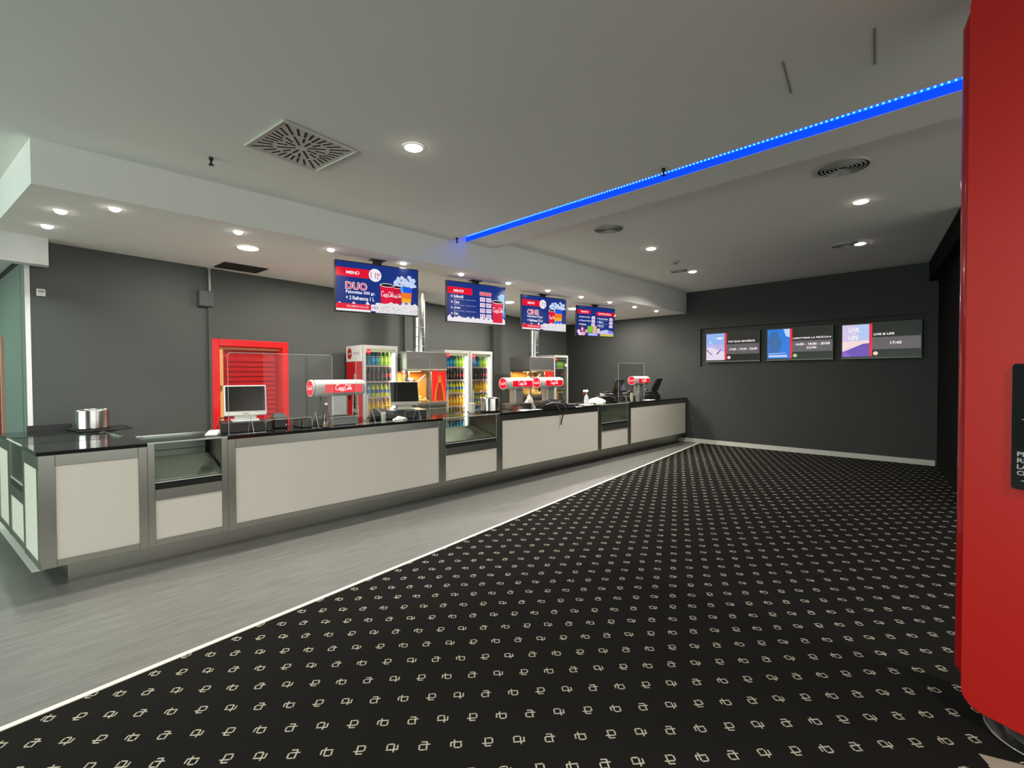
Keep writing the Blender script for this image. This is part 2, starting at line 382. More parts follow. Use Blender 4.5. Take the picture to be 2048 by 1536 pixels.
# hidden sides of the room
wn = MB(); ex0, ex1, ez1 = -4.0, 10.4, 3.1                 # unseen glazing added behind the viewer as a fill light
for x0, x1, z0, z1 in [(-7.2, ex0, 0, 3.7), (ex1, X1+.3, 0, 3.7), (ex0, ex1, ez1, 3.7)]: wn.box(x0, x1, -6.7, -6.5, z0, z1)
struct(wn.build('wall_near', M_dark))
fill_win = thing('fill_glazing', None, None, (0, -6.6, 0)); struct(fill_win)
for k in range(9):
    xa = ex0+(ex1-ex0)/8*k
    MB().box(xa-.03, xa+.03, -.04, .04, 0, ez1).build('mullion', M_white, fill_win)
    if k < 8: MB().box(xa+.03, xa+(ex1-ex0)/8-.03, -.004, .004, 0, ez1).build('pane', M_clear, fill_win)
ld = bpy.data.lights.new('daylight_and_fill', 'AREA'); ld.shape = 'RECTANGLE'; ld.size = ex1-ex0; ld.size_y = ez1; ld.energy = P_FILL_GLAZING; ld.color = (.97, 1.0, .96)  # added fill light aimed at the counter front and soffit face
lo = bpy.data.objects.new('daylight_and_fill', ld); COL.objects.link(lo); lo.location = ((ex0+ex1)/2, -6.85, ez1/2); lo.rotation_euler = (R(90), 0, 0)
wy0, wy1, wz0, wz1 = 1.0, 8.0, .25, 2.9                 # glazed shopfront in the left wall
wl_ = MB()
for y0, y1, z0, z1 in [(-6.5, wy0, 0, 3.7), (wy1, 9.8, 0, 3.7), (wy0, wy1, 0, wz0), (wy0, wy1, wz1, 3.7)]: wl_.box(-7.2, -7, y0, y1, z0, z1)
struct(wl_.build('wall_left', M_dark))
win = thing('window_1', None, None, (-7.1, 0, 0)); struct(win)
for k in range(6):
    ya = wy0+(wy1-wy0)/5*k
    MB().box(-.04, .04, ya-.03, ya+.03, wz0, wz1).build('mullion', M_white, win)
    if k < 5: MB().box(-.004, .004, ya+.03, ya+(wy1-wy0)/5-.03, wz0, wz1).build('pane', M_clear, win)
ld = bpy.data.lights.new('daylight_and_fill', 'AREA'); ld.shape = 'RECTANGLE'; ld.size = wz1-wz0; ld.size_y = wy1-wy0; ld.energy = P_WIN; ld.color = (.80, 1.0, .90)
lo = bpy.data.objects.new('daylight_and_fill', ld); COL.objects.link(lo); lo.location = (-7.35, (wy0+wy1)/2, (wz0+wz1)/2); lo.rotation_euler = (0, R(-90), 0)
struct(MB().box(-7, .0, 9.6, 9.8, 0, 3.7).build('wall_corridor_end', M_greenlit_wall))
# passage beside the bar: wall set back with green light put into its colour, white bulkhead and white corner trim
rv = Vector((-.1288, .9917, 0)); rq = Vector((.9917, .1288, 0)); P0 = wall_pt(-.002, 0)
def side(t0, t1, d0, d1, z0, z1):
    c = [P0+rv*t0-rq*d1, P0+rv*t0-rq*d0, P0+rv*t1-rq*d0, P0+rv*t1-rq*d1]
    return MB().hexa([p+Vector((0, 0, z0)) for p in c]+[p+Vector((0, 0, z1)) for p in c])
struct(side(.006, 2.7, -.12, 0, 0, 2.79).build('wall_passage', M_greenlit_wall))
struct(side(.006, 2.7, -.12, .004, 2.79, 2.855).build('trim_5', M_blackm))  # black strip standing in for the shadow gap under the passage ceiling
struct(MB().prism([(-7, 6.2), (-.5, 6.75), (.1, 6.97), (-.35, 9.8), (-7, 9.8)], 2.855, 2.95).build('ceiling_passage', M_ceil))
bk = MB().hexa([Vector((-2.5, 6.45, 2.735)), Vector((.176, 6.80, 2.735)), Vector((.176, 6.95, 2.735)), Vector((-2.5, 6.6, 2.735)),
                Vector((-2.5, 6.45, ZS)), Vector((.176, 6.80, ZS)), Vector((.176, 6.95, ZS)), Vector((-2.5, 6.6, ZS))])
struct(bk.build('ceiling_bulkhead', M_white))
pc = [wall_pt(-.002, .006), wall_pt(.036, .006), wall_pt(.036, -.0), wall_pt(-.002, -.0)]
struct(MB().hexa([Vector((p.x, p.y, 0)) for p in pc]+[Vector((p.x, p.y, 2.74)) for p in pc]).build('trim_2', M_white))

# ------------------------------------------------------------------ ceiling lamps
def lamp_object(parent, energy, size, color, z=-.012, spread=150):
    ld = bpy.data.lights.new('lamp_light', 'AREA'); ld.shape = 'DISK'; ld.size = size; ld.energy = energy; ld.color = color; ld.spread = R(spread)
    lo = bpy.data.objects.new('lamp_light', ld); COL.objects.link(lo); lo.parent = parent; lo.location = (0, 0, z)
    return lo
ring_me = [None, None]
def downlight(p, r, label, group, energy, color=WARM, lens=M_lamp, name='downlight', spread=150):
    t = thing(name, label, 'lamp', p, 0, group)
    MB().lathe([(r*1.18, -.003), (r*1.22, -.006), (r*1.0, -.009), (r*.98, -.003)], 28, close=False).build('trim_ring', M_white, t, True)
    MB().lathe([(r*.98, -.004), (r*.86, -.014), (r*.5, -.022), (.001, -.025)], 28, close=False).build('lens', lens, t, True)
    lamp_object(t, energy, r*1.6, color, -.028, spread)
    return t
def P(px, py, z): return at(px, py, z=z)
downlight(P(827, 294, ZL), .068, 'round recessed downlight in the ceiling beside the square slotted vent', 'large round downlights', P_DOWN)
for px, py, e, lab in [(1302, 497, 32, 'round recessed downlight beside the round vent by the bar soffit'),
                       (1722, 403, 5, 'round recessed downlight beside the ringed vent by the dark side wall'),
                       (1720, 487, 5, 'round recessed downlight touching a round vent above the wall screens'),
                       (1385, 543, 40, 'round recessed downlight touching a round vent where bar soffit meets dark wall')]:
    downlight(P(px, py, ZR), .07, lab, 'large round downlights', e)
for px, py, e, lab in [(496, 495, .7, 'large round downlight under the soffit near the dark ceiling grille'),
                    (1018, 604, 1.2, 'large round downlight under the soffit between the second and third menu screens'),
                    (1146, 617, 2.0, 'large round downlight under the soffit between the third and fourth menu screens')]:
    downlight(P(px, py, ZS), .105, lab, 'soffit downlights behind the menu screens', P_DOWN_SOFFIT*e, spread=180)
for x, y in [(3.33, 6.05), (5.0, 6.25), (9.9, 6.4)]:
    downlight((x, y, ZS), .115, 'large round downlight under the soffit hidden behind a menu screen', 'soffit downlights behind the menu screens', P_DOWN_SOFFIT*(1.6 if x > 9 else 1), spread=180)
for i in range(11):
    x = .542 + .9357*i
    downlight((x, 5.21, ZS), .038, 'small spotlight in the soffit edge row, %s from the dark far wall' % ['eleventh', 'tenth', 'ninth', 'eighth', 'seventh', 'sixth', 'fifth', 'fourth', 'third', 'second', 'first'][i], 'row of soffit spotlights', P_SPOT, lens=M_spot, name='spotlight', spread=110)
for px, py in [(121, 422), (94, 452)]:
    downlight(P(px, py, ZS), .042, 'small spotlight at the soffit corner over the counter end', 'spotlights over the counter end', P_SPOT, COOL, M_spot, 'spotlight', 110)
# unseen fill lamps added behind and beside the viewer to light the counter front
for x, y in [(-1.6, 3.1), (-1.6, .6), (-1.6, -2.0), (1.0, -1.4), (3.2, -1.4), (1.0, -3.6), (3.2, -3.6), (5.4, -4.2)]:
    downlight((x, y, ZL if x < 3.9 else ZR), .095, 'added round fill lamp in the unseen lobby ceiling away from the bar', 'added lobby fill lamps', P_LOBBY_FILL, spread=170)
# cool tube lamp in the passage to the left of the bar
def tube_lamp(loc, rz, L, label):
    t = thing('tube_lamp', label, 'lamp', loc, rz, 'tube lamps of the side passage')
    MB().box(-L/2, L/2, -.07, .07, -.06, 0).build('housing', M_whitep, t, bevel=.01)
    MB().cyl((-L/2+.03, 0, -.08), (L/2-.03, 0, -.08), .016).build('tube', mat('tube_glow', (.8, .9, .85), .3, emit=(.75, 1, .85), es=9, var=0), t, True)
    ld = bpy.data.lights.new('lamp_light', 'AREA'); ld.shape = 'RECTANGLE'; ld.size = L; ld.size_y = .16; ld.energy = P_HALL; ld.color = GREEN
    lo = bpy.data.objects.new('lamp_light', ld); COL.objects.link(lo); lo.parent = t; lo.location = (0, 0, -.11)
    return t
tube_lamp((-1.6, 8.1, 2.854), R(97.95), 1.5, 'cool white tube lamp on the passage ceiling beside the bar')

# blue light strip in the ceiling slot
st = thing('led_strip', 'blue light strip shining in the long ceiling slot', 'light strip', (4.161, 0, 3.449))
MB().box(-.003, .004, -.4, 4.945, -.007, .007).build('tape', mat('led_tape_glow', (.02, .05, .5), .4, emit=(.0, .04, 1.0), es=5, var=0), st)
MB().box(-.0015, .004, -.4, 4.945, -.068, -.008).build('lip_glow', mat('painted_blue_lip_glow', (.0, .01, .12), .5, emit=(.0, .058, 1.0), es=1.15, var=0), st)  # glowing blue sheet standing in for LED light on the lip face
led = MB().box(-.010, -.003, -.006, .006, -.005, .005)
ledm = mat('led_glow', (.2, .4, .9), .3, emit=(.02, .07, 1.0), es=16, var=0)
o0 = led.build('led', ledm, st); o0.location = (0, -.36, 0)
for i in range(1, 160):
    c = o0.copy(); COL.objects.link(c); c.location = (0, -.36+i*.0332, 0)

# ------------------------------------------------------------------ ceiling fittings
t = thing('swirl_vent', 'square ceiling vent plate with radiating black slots', 'vent', (1.50, 3.72, ZL), R(7.5))
hw = .285
MB().box(-hw, hw, -hw, hw, -.010, 0).build('plate', mat('vent_plate', (.62, .62, .57), .5), t, bevel=.004)
MB().add([], []).tube([(-hw, -hw, -.012), (hw, -hw, -.012), (hw, hw, -.012), (-hw, hw, -.012)], .008, 6, True).build('rim', mat('vent_plate', (.6, .6, .55), .5), t)
for i in range(32):
    a = 2*math.pi*i/32
    lim = .25/max(abs(math.cos(a)), abs(math.sin(a)))
    spans = [(.045, lim*.50), (lim*.58, lim)] if i % 4 == 0 else ([(lim*.36, lim*.62), (lim*.70, lim)] if i % 4 == 2 else [(lim*.66, lim)])
    for r0, r1 in spans:
        MB().box(r0, r1, -.0075, .0075, -.0115, -.0095).xf(Matrix.Rotation(a, 4, 'Z')).build('slot', M_blackm, t)
def ring_vent(p, r, label):
    t = thing('round_vent', label, 'vent', p, 0, 'round ring vents')
    for k in range(6):
        rr = r*(1-k*.15); zz = -.016+abs(k-2)*.002
        MB().lathe([(rr, zz+.012), (rr-.004, zz), (rr-.012, zz-.004), (rr-.014, zz+.004), (rr-.006, zz+.012)], 32, close=False).build('ring', mat('vent_grey', (.42, .42, .39), .4), t, True)
    MB().lathe([(r*.99, -.002), (.001, -.0025)], 32, close=False).build('backing', M_blackp, t)
    return t
ring_vent(P(1217, 457, ZR), .19, 'round ringed ceiling vent near the blue light strip and bar soffit')
ring_vent(P(1686, 334, ZR), .21, 'round ringed ceiling vent between blue light strip and side wall downlight')
ring_vent(P(1358, 541, ZR), .16, 'round ringed ceiling vent touching the downlight by the soffit end')
ring_vent(P(1690, 489, ZR), .17, 'round ringed ceiling vent touching the downlight above the wall screens')
def sprinkler(p, label):
    t = thing('sprinkler', label, 'sprinkler', p, 0, 'ceiling sprinklers')
    MB().cyl((0,0,0), (0,0,-.02), .016).build('collar', M_blackp, t); MB().cyl((0,0,-.02), (0,0,-.06), .008).build('stem', M_blackp, t)
    MB().cyl((0,0,-.055), (0,0,-.06), .02).build('deflector', M_blackp, t)
sprinkler(P(422, 315, ZL), 'small black sprinkler head on the ceiling beside the square slotted vent')
sprinkler(P(1327, 337, ZL), 'small black sprinkler head at the middle of the blue light strip')
sprinkler(P(914, 476, ZL), 'small black sprinkler head where the blue light strip meets the soffit')
t = thing('smoke_detector', 'small grey detector on the ceiling before the soffit end', 'detector', P(1351, 523, ZR))
MB().lathe([(.03, -.035), (.045, -.025), (.05, 0)], 20).build('housing', M_greyp, t, True); MB().cyl((0,0,-.034), (0,0,-.045), .012).build('cap', M_blackp, t)
t = thing('ceiling_grille', 'dark slatted grille set in the soffit above the electrical box', 'grille', (1.98, 6.89, ZS), R(4))
MB().box(-.26, .26, -.20, .20, -.004, 0).build('backing', M_blackm, t)
for i in range(12): MB().box(-.26, .26, -.19+i*.033, -.178+i*.033, -.012, -.004).build('slat', mat('grille_bronze', (.03, .024, .02), .5), t)
for k, (a, b) in enumerate([((1565, 122), (1582, 186)), ((1748, 55), (1749, 128))]):
    A_, B_ = P(*a, ZL), P(*b, ZL); d = (B_-A_).normalized(); q = Vector((-d.y, d.x, 0))*.004
    struct(MB().hexa([A_-q-Vector((0,0,.003)), B_-q-Vector((0,0,.003)), B_+q-Vector((0,0,.003)), A_+q-Vector((0,0,.003)), A_-q, B_-q, B_+q, A_+q]).build('trim_%d' % (k+3), mat('hatch_seam', (.30, .285, .26), .7)))

# ------------------------------------------------------------------ items on the back wall
def wthing(name, label, cat, s, d=0.0, z=0.0, group=None):
    return thing(name, label, cat, wall_pt(s, d, z), TH, group)
t = wthing('thermostat', 'small white thermostat on the dark wall beside the white corner trim', 'thermostat', .117, 0, 2.475)
MB().box(-.034, .034, -.02, 0, -.038, .038).build('housing', M_whitep, t, bevel=.006); MB().box(-.024, .024, -.0215, -.019, .0, .024).build('display', M_greyp, t)
MB().box(-.024, .024, -.0215, -.019, -.02, -.016).build('slot', M_greyp, t)
t = wthing('electrical_box', 'charcoal junction box with conduit on the wall above the red door', 'box', 1.645, 0, 2.60)
MB().box(-.085, .085, -.075, 0, -.10, .10).build('housing', mat('box_grey_paint', (.075, .085, .083), .4), t, bevel=.004)
MB().box(-.078, .078, -.079, -.075, -.093, .093).build('lid', mat('box_grey_paint', (.075, .085, .083), .4), t, bevel=.003)
MB().cyl((.055, -.03, .10), (.055, -.03, .395), .016).build('conduit', mat('conduit_steel', (.30, .27, .27), .4, .6), t, True)
MB().box(.035, .075, -.03, 0, -2.58, -.10).build('trunking', M_dark, t)
MB().cyl((.055, -.03, .40), (.055, -.03, .385), .024).build('clamp', M_greyp, t)

# red door with louvred leaf
dr = thing('door_1', None, None, wall_pt(0, 0, 0), TH); struct(dr)
a, b, c = 1.712, 2.742, 2.092
for x0, x1, z0, z1 in [(a, 1.800, 0, c), (2.655, b, 0, c), (1.800, 2.655, 2.0, c)]:
    MB().box(x0, x1, -.035, .02, z0, z1).build('frame', M_redframe, dr, bevel=.008)
for x0, x1, z0, z1 in [(1.800, 1.815, 0, 2.0), (2.640, 2.655, 0, 2.0), (1.80, 2.655, 1.985, 2.0)]:
    MB().box(x0, x1, -.01, .12, z0, z1).build('frame_step', M_redframe, dr, bevel=.003)
MB().box(1.815, 1.872, .03, .12, 0, 1.985).build('jamb', M_wood, dr); MB().box(1.872, 2.64, .03, .12, 1.960, 1.985).build('jamb_head', M_wood, dr)
MB().box(1.820, 1.85, .015, .032, 1.40, 1.47).build('latch_plate', mat('brass', (.35, .22, .08), .3, .9), dr)
leaf = MB().box(1.874, 2.638, .10, .135, .0, 1.958).build('leaf', M_red, dr)
for i in range(26):
    z = .10+i*.068
    MB().hexa([(1.92, .082, z), (2.60, .082, z), (2.60, .10, z+.012), (1.92, .10, z+.012), (1.92, .088, z+.052), (2.60, .088, z+.052), (2.60, .10, z+.055), (1.92, .10, z+.055)]).build('slat', M_red, leaf)
# red door in the passage wall
dp = thing('door_2', None, None, P0+rv*1.43-rq*.0, math.atan2(-rv.y, -rv.x)); struct(dp)      # local x towards the viewer, -y out of the wall
MB().box(-1.0, -.06, -.012, .0, 0, 2.03).build('leaf', mat('dark_red_paint', '7A0A10', .35), dp)
MB().box(-.06, 0, -.03, .0, 0, 2.09).build('frame', mat('pale_pink_edge', (.55, .30, .24), .5), dp); MB().box(-1.06, -.06, -.03, .0, 2.03, 2.09).build('frame_head', mat('pale_pink_edge', (.55, .30, .24), .5), dp)

# ------------------------------------------------------------------ the bar counter
ZT, ZE = 1.045, 1.016                  # worktop top and underside
ZP0, ZP1, ZB = .226, .932, .172        # white panel, bottom rail
DEP = .60
def counter_unit(x0, x1, label, x0b=None, end=None):
    t = thing('counter_unit', label, 'counter', ((x0+x1)/2, YC, 0), 0, 'bar counter units')
    a, b = x0-(x0+x1)/2, x1-(x0+x1)/2
    if end: MB().prism([(a+.004, .03), (b, .03), (b, DEP), (a-.075, DEP)], ZB, ZE).build('body', M_steeld, t)
    else: MB().box(a, b, .03, DEP, ZB, ZE).build('body', M_steeld, t)
    lp = .091 if end else .064
    MB().box(a, a+lp, 0, .03, ZB, ZE).build('post', M_steel, t, bevel=.002); MB().box(b-.060, b, 0, .03, ZB, ZE).build('post', M_steel, t, bevel=.002)
    MB().box(a+lp, b-.060, .002, .03, ZP1, ZE).build('top_rail', M_steel, t, bevel=.002)
    MB().box(a+lp, b-.060, .002, .03, ZB, ZP0).build('bottom_rail', M_steel, t, bevel=.002)
    MB().box(a+lp, b-.060, .008, .03, ZP0, ZP1).build('front_panel', M_panel, t)
    return t, a, b
def worktop(x0, x1, label, poly=None):
    p = poly or [(x0, YC-.012), (x1, YC-.012), (x1, YC+DEP+.01), (x0, YC+DEP+.01)]
    o = MB().prism(p, ZE, ZT).build('worktop', M_glassblack, None, bevel=.003)
    return tag(o, label, 'worktop', 'black glass worktops')
u1, a1, b1 = counter_unit(.045, .690, 'steel-framed counter end unit with white front panel at the passage', end=True)
# slanted end of the first unit: white side panel between steel posts
ex = a1; ph = R(7.4); Rm = Matrix.Translation((ex, 0, 0)) @ Matrix.Rotation(R(-82.6), 4, 'Z')   # local x runs towards the viewer
L_ = .605
MB().box(-.05, 0, -.004, .02, ZB, ZE).xf(Rm).build('post', M_steel, u1); MB().box(-L_, -L_+.05, -.004, .02, ZB, ZE).xf(Rm).build('post', M_steel, u1)
MB().box(-L_, 0, -.003, .02, .915, ZE).xf(Rm).build('top_rail', M_steel, u1); MB().box(-L_, 0, -.003, .02, ZB, ZP0).xf(Rm).build('bottom_rail', M_steel, u1)
MB().box(-L_+.05, -.05, -.001, .02, ZP0, .915).xf(Rm).build('end_panel', M_panel, u1)
counter_unit(1.283, 3.735, 'longest steel-framed counter unit with white panel below two tills')
counter_unit(4.745, 7.282, 'steel-framed counter unit with white panel under the black bag')
counter_unit(8.290, 10.845, 'steel-framed counter unit with white panel ending at the dark wall')
worktop(0, 0, 'black glass worktop at the counter end beside the first glass case',
        [(.035, YC-.012), (.690, YC-.012), (.690, 5.535), (-.034, 5.535)])
worktop(1.283, 3.735, 'black glass worktop carrying the white till and the first drink tower')
worktop(4.745, 7.282, 'black glass worktop carrying the bag and two drink towers')
worktop(8.290, 10.845, 'black glass worktop at the dark wall carrying the black tills')
pl = MB().prism([(.20, 5.13), (10.845, 5.13), (10.845, 5.50), (.55, 5.50), (.40, 6.90), (-.02, 6.90)], 0, ZB).build('plinth', M_steel)
tag(pl, 'long recessed steel plinth under the white-panelled bar counter', 'plinth')

def display_case(x0, x1, label, wave=False, seethrough=True, loc=None, rz=0, group='glass display cases in the counter', dep=DEP):
    cx = (x0+x1)/2; w2 = (x1-x0)/2
    t = thing('display_case', label, 'display case', loc or (cx, YC, 0), rz, group)
    a, b = -w2, w2
    MB().box(a, b, .03, dep, ZB, .56).build('body', M_steeld, t)
    for x in (a, b-.05):
        MB().box(x, x+.05, 0, .03, ZB, ZT-.004).build('post', M_steel, t, bevel=.002)
        MB().box(x, x+.05, dep-.03, dep, .56, ZT-.004).build('rear_post', M_steel, t)
    for x in (a, b-.012): MB().box(x, x+.012, .03, dep-.03, .56, ZT-.012).build('side_wall', M_steel, t)
    MB().box(a+.05, b-.05, .002, .03, ZB, ZP0).build('bottom_rail', M_steel, t, bevel=.002)
    MB().box(a+.05, b-.05, .008, .03, ZP0, .555).build('front_panel', M_panel, t)
    MB().box(a+.05, b-.05, -.004, .03, .555, .645).build('sill', M_steel, t, bevel=.002)
    MB().box(a+.05, b-.05, .012, .03, .645, .70).build('black_band', M_blackm, t)  # plain black band between sill and front pane
    MB().box(a+.012, b-.012, .03, dep-.02, .70, .715).build('tray', M_steel, t)
    MB().hexa([(a+.03, .06, .715), (b-.03, .06, .715), (b-.03, dep-.05, .84), (a+.03, dep-.05, .84), (a+.03, .06, .719), (b-.03, .06, .719), (b-.03, dep-.05, .844), (a+.03, dep-.05, .844)]).build('sloped_shelf', M_steel, t)
    MB().box(a+.05, b-.05, .010, .015, .70, ZT-.008).build('front_pane', M_glass, t)
    MB().box(a, b, -.004, dep, ZT-.010, ZT).build('top_pane', M_glass, t)
    MB().box(a, b, -.010, -.003, ZT-.010, ZT+.001).build('pane_edge', M_rim, t); MB().box(a, b, dep-.012, dep, ZT-.012, ZT+.006).build('rear_rail', M_chrome, t)
    MB().box(a+.05, b-.05, .002, .010, .70, .708).build('pane_edge', M_rim, t)
    if seethrough: MB().box(a+.05, b-.05, dep-.018, dep-.012, .70, ZT-.012).build('rear_pane', M_glass, t)
    else:
        MB().box(a+.012, b-.012, dep-.03, dep-.012, .70, ZT-.012).build('rear_panel', M_steeld, t)
        for z in (.80, .90, .975): MB().box(a+.02, b-.02, dep-.036, dep-.030, z, z+.006).build('slot', M_blackm, t)
    return t
display_case(.690, 1.283, 'empty glass and steel display case next to the counter end', seethrough=False)
display_case(3.735, 4.745, 'glass display case showing the lit fridges behind it')
display_case(7.282, 8.290, 'narrow-looking glass display case between the spray bottle and the black tills')

# return of the counter along the passage
C0 = Vector((.045, YC, 0)); rdv = Vector((-math.sin(ph), math.cos(ph), 0))
def ret(n0, n1, label):
    L = n1-n0; e = C0 + rdv*((n0+n1)/2)
    t = thing('counter_unit', label, 'counter', e, R(-82.6), 'bar counter units')
    MB().box(-L/2, L/2, .03, .68, ZB, ZE).build('body', M_steeld, t)
    for x in (-L/2, L/2-.06): MB().box(x, x+.06, 0, .03, ZB, ZE).build('post', M_steel, t)
    MB().box(-L/2+.06, L/2-.06, .003, .03, .92, ZE).build('top_rail', M_steel, t); MB().box(-L/2+.06, L/2-.06, .003, .03, ZB, ZP0).build('bottom_rail', M_steel, t)
    MB().box(-L/2+.06, L/2-.06, .008, .03, ZP0, .92).build('end_panel', M_panel, t)
    return t
ret(1.36, 2.03, 'counter return unit with white panel beside the passage wall')
tB = display_case(-.37, .37, 'glass case in the counter return beside the passage', seethrough=False, loc=C0+rdv*.985, rz=R(-82.6), dep=.66)
o = MB().prism([(-.133, 6.296), (.57, 6.387), (.80, 6.96), (-.215, 6.93)], ZE, ZT).build('worktop', M_glassblack, None, bevel=.003)
tag(o, 'black glass worktop of the counter return under the steel pot', 'worktop', 'black glass worktops')
o = MB().prism([(-.01, 6.90), (.33, 6.92), (.33, 6.95), (-.01, 6.93)], ZT, ZT+.055).build('upstand', M_blackp)
tag(o, 'low black upstand board behind the steel pot', 'board')
t = thing('serving_tray', 'flat black tray lying beside the steel pot', 'tray', (.53, 6.62, ZT), R(8))
MB().box(-.215, .215, -.24, .24, 0, .012).build('base', M_blackp, t, bevel=.004); MB().tube([(-.215,-.24,.012),(.215,-.24,.012),(.215,.24,.012),(-.215,.24,.012)], .005, 6, True).build('rim', M_blackp, t)

# ------------------------------------------------------------------ pots
def pot(p, r, h, label):
    t = thing('steel_pot', label, 'pot', p, 0, 'round steel pots on the counter')
    MB().lathe([(r*.98, .0), (r, .01), (r, .028)], 36).build('base', M_blackp, t, True)
    MB().lathe([(r, .02), (r, h), (r-.006, h), (r-.006, .03), (.001, .03)], 48, close=False).build('body', M_chrome, t, True)
    MB().tube([(r*math.cos(2*math.pi*i/40), r*math.sin(2*math.pi*i/40), h) for i in range(40)], .005, 6, True).build('rim', M_chrome, t, True)
    return t
pot((.465, 6.50, ZT+.0125), .135, .20, 'round polished steel pot on the counter return by the passage')
pot((4.885, 5.28, ZT+.001), .145, .205, 'round polished steel pot on the glass case before the lit fridges')

# ------------------------------------------------------------------ acrylic screens
def acrylic(x0, x1, y, label, cut=.42, cc=0.0, h=.775):
    cx = (x0+x1)/2; w2 = (x1-x0)/2; t = thing('acrylic_screen', label, 'screen guard', (cx, y, ZT), 0, 'clear counter screens')
    r = .03; k = 6
    def corner(ax, az, a0, a1, rr): return [(ax+rr*math.cos(R(a0+(a1-a0)*i/k)), az+rr*math.sin(R(a0+(a1-a0)*i/k))) for i in range(k+1)]
    c0, c1 = cc-cut/2, cc+cut/2
    out = [(c1, 0), (w2, 0)] + corner(w2-r, h-r, 0, 90, r) + corner(-w2+r, h-r, 90, 180, r) + [(-w2, 0), (c0, 0)] + corner(c0+r, .115-r, 180, 90, r) + corner(c1-r, .115-r, 90, 0, r)
    MB().slab(out, -.0025, .0025).build('sheet', M_clear, t)
    MB().tube([(x, 0, z) for x, z in out], .0022, 5, True).build('edge', M_rim, t)
    for x in (-w2*.62, w2*.62):
        MB().add([(x-.003,-.09,0),(x+.003,-.09,0),(x+.003,.09,0),(x-.003,.09,0),(x-.003,0,.17),(x+.003,0,.17)], [(0,3,2,1),(0,1,5,4),(2,3,4,5),(1,2,5),(3,0,4)]).build('foot', M_clear, t)
        MB().tube([(x,-.09,.003),(x,0,.17),(x,.09,.003)], .0022, 5).build('foot_edge', M_rim, t)
    return t
acrylic(1.325, 2.335, 5.05, 'clear acrylic guard screen standing before the white till', .46, .05)
acrylic(2.61, 3.62, 5.05, 'clear acrylic guard screen standing before the grey till', .33, .30)
acrylic(8.10, 9.09, 5.06, 'clear acrylic guard screen standing before the black tills', .42, 0)

# ------------------------------------------------------------------ tills
def till(p, rz, label, shell, w_=.40, hh=.30, tilt=12, drawer=(.46, .38, .095)):
    t = thing('till', label, 'till', p, rz, 'counter tills')
    dw, dd, dh = drawer
    MB().box(-dw/2, dw/2, -dd/2, dd/2, 0, dh).build('cash_drawer', M_blackp, t, bevel=.006)
    MB().box(-dw/2+.02, dw/2-.02, -dd/2-.004, -dd/2, .015, dh-.012).build('drawer_front', M_blackp, t)
    MB().prism([(-.115, -.12), (.115, -.12), (.13, .10), (-.13, .10)], dh, dh+.012).build('stand_base', shell, t, bevel=.004)
    MB().hexa([(-.10, -.06, dh+.012), (.10, -.06, dh+.012), (.10, .08, dh+.012), (-.10, .08, dh+.012), (-.09, -.03, dh+.10), (.09, -.03, dh+.10), (.09, .06, dh+.10), (-.09, .06, dh+.10)]).build('neck', shell, t, bevel=.008)
    z0 = dh+.055; M_ = Matrix.Translation((0, -.06, z0)) @ Matrix.Rotation(R(-tilt), 4, 'X')
    MB().box(-w_/2, w_/2, 0, .022, 0, hh).xf(M_).build('monitor', shell, t, bevel=.008)
    MB().hexa([(-w_/2+.01, .022, .01), (w_/2-.01, .022, .01), (w_/2-.05, .10, .03), (-w_/2+.05, .10, .03), (-w_/2+.01, .022, hh-.02), (w_/2-.01, .022, hh-.02), (w_/2-.05, .07, hh-.09), (-w_/2+.05, .07, hh-.09)]).xf(M_).build('rear_shell', shell, t, bevel=.01)
    MB().box(-w_/2+.012, w_/2-.012, -.002, .003, .048, hh-.012).xf(M_).build('screen', M_tillscr, t, bevel=.001)
    MB().rect(-.028, .028, .019, .027, -.0015).xf(M_).build('maker_mark', M_greyp, t)
    MB().tube([(-w_/2+.05, .05, z0-.02), (-w_/2-.04, 0, z0-.02), (-w_/2-.06, -.04, z0-.09), (-w_/2-.05, -.06, .01)], .007, 6).build('cable', M_blackp, t, True)
    return t
till((1.555, 5.34, ZT), R(-12), 'white till with dark screen on a black drawer before the red door', M_whitep, .375, .31, 10, (.44, .36, .10))
till((3.465, 5.40, ZT), R(-20), 'grey-shelled till with dark screen before the first popcorn machine', mat('grey_till_shell', (.42, .42, .39), .35), .38, .315, 14, (.50, .38, .11))
def printer(p, rz, label, s=1.0):
    t = thing('receipt_printer', label, 'printer', p, rz, 'receipt printers')
    MB().box(-.07*s, .07*s, -.10*s, .10*s, 0, .12*s).build('body', M_blackp, t, bevel=.012); MB().hexa([(-.065*s,-.09*s,.12*s),(.065*s,-.09*s,.12*s),(.065*s,.09*s,.12*s),(-.065*s,.09*s,.12*s),(-.05*s,-.02*s,.155*s),(.05*s,-.02*s,.155*s),(.05*s,.07*s,.155*s),(-.05*s,.07*s,.155*s)]).build('lid', M_blackp, t, bevel=.006)
    MB().box(-.04*s, .04*s, -.103*s, -.09*s, .10*s, .104*s).build('paper_slot', M_paper, t)
    MB().box(.045*s, .06*s, -.102*s, -.098*s, .03*s, .045*s).build('button', M_whitep, t)
printer((1.885, 5.36, ZT), R(-10), 'black receipt printer beside the white till')
printer((3.07, 5.36, ZT), R(15), 'black receipt printer beside the first lit fridge', .9)
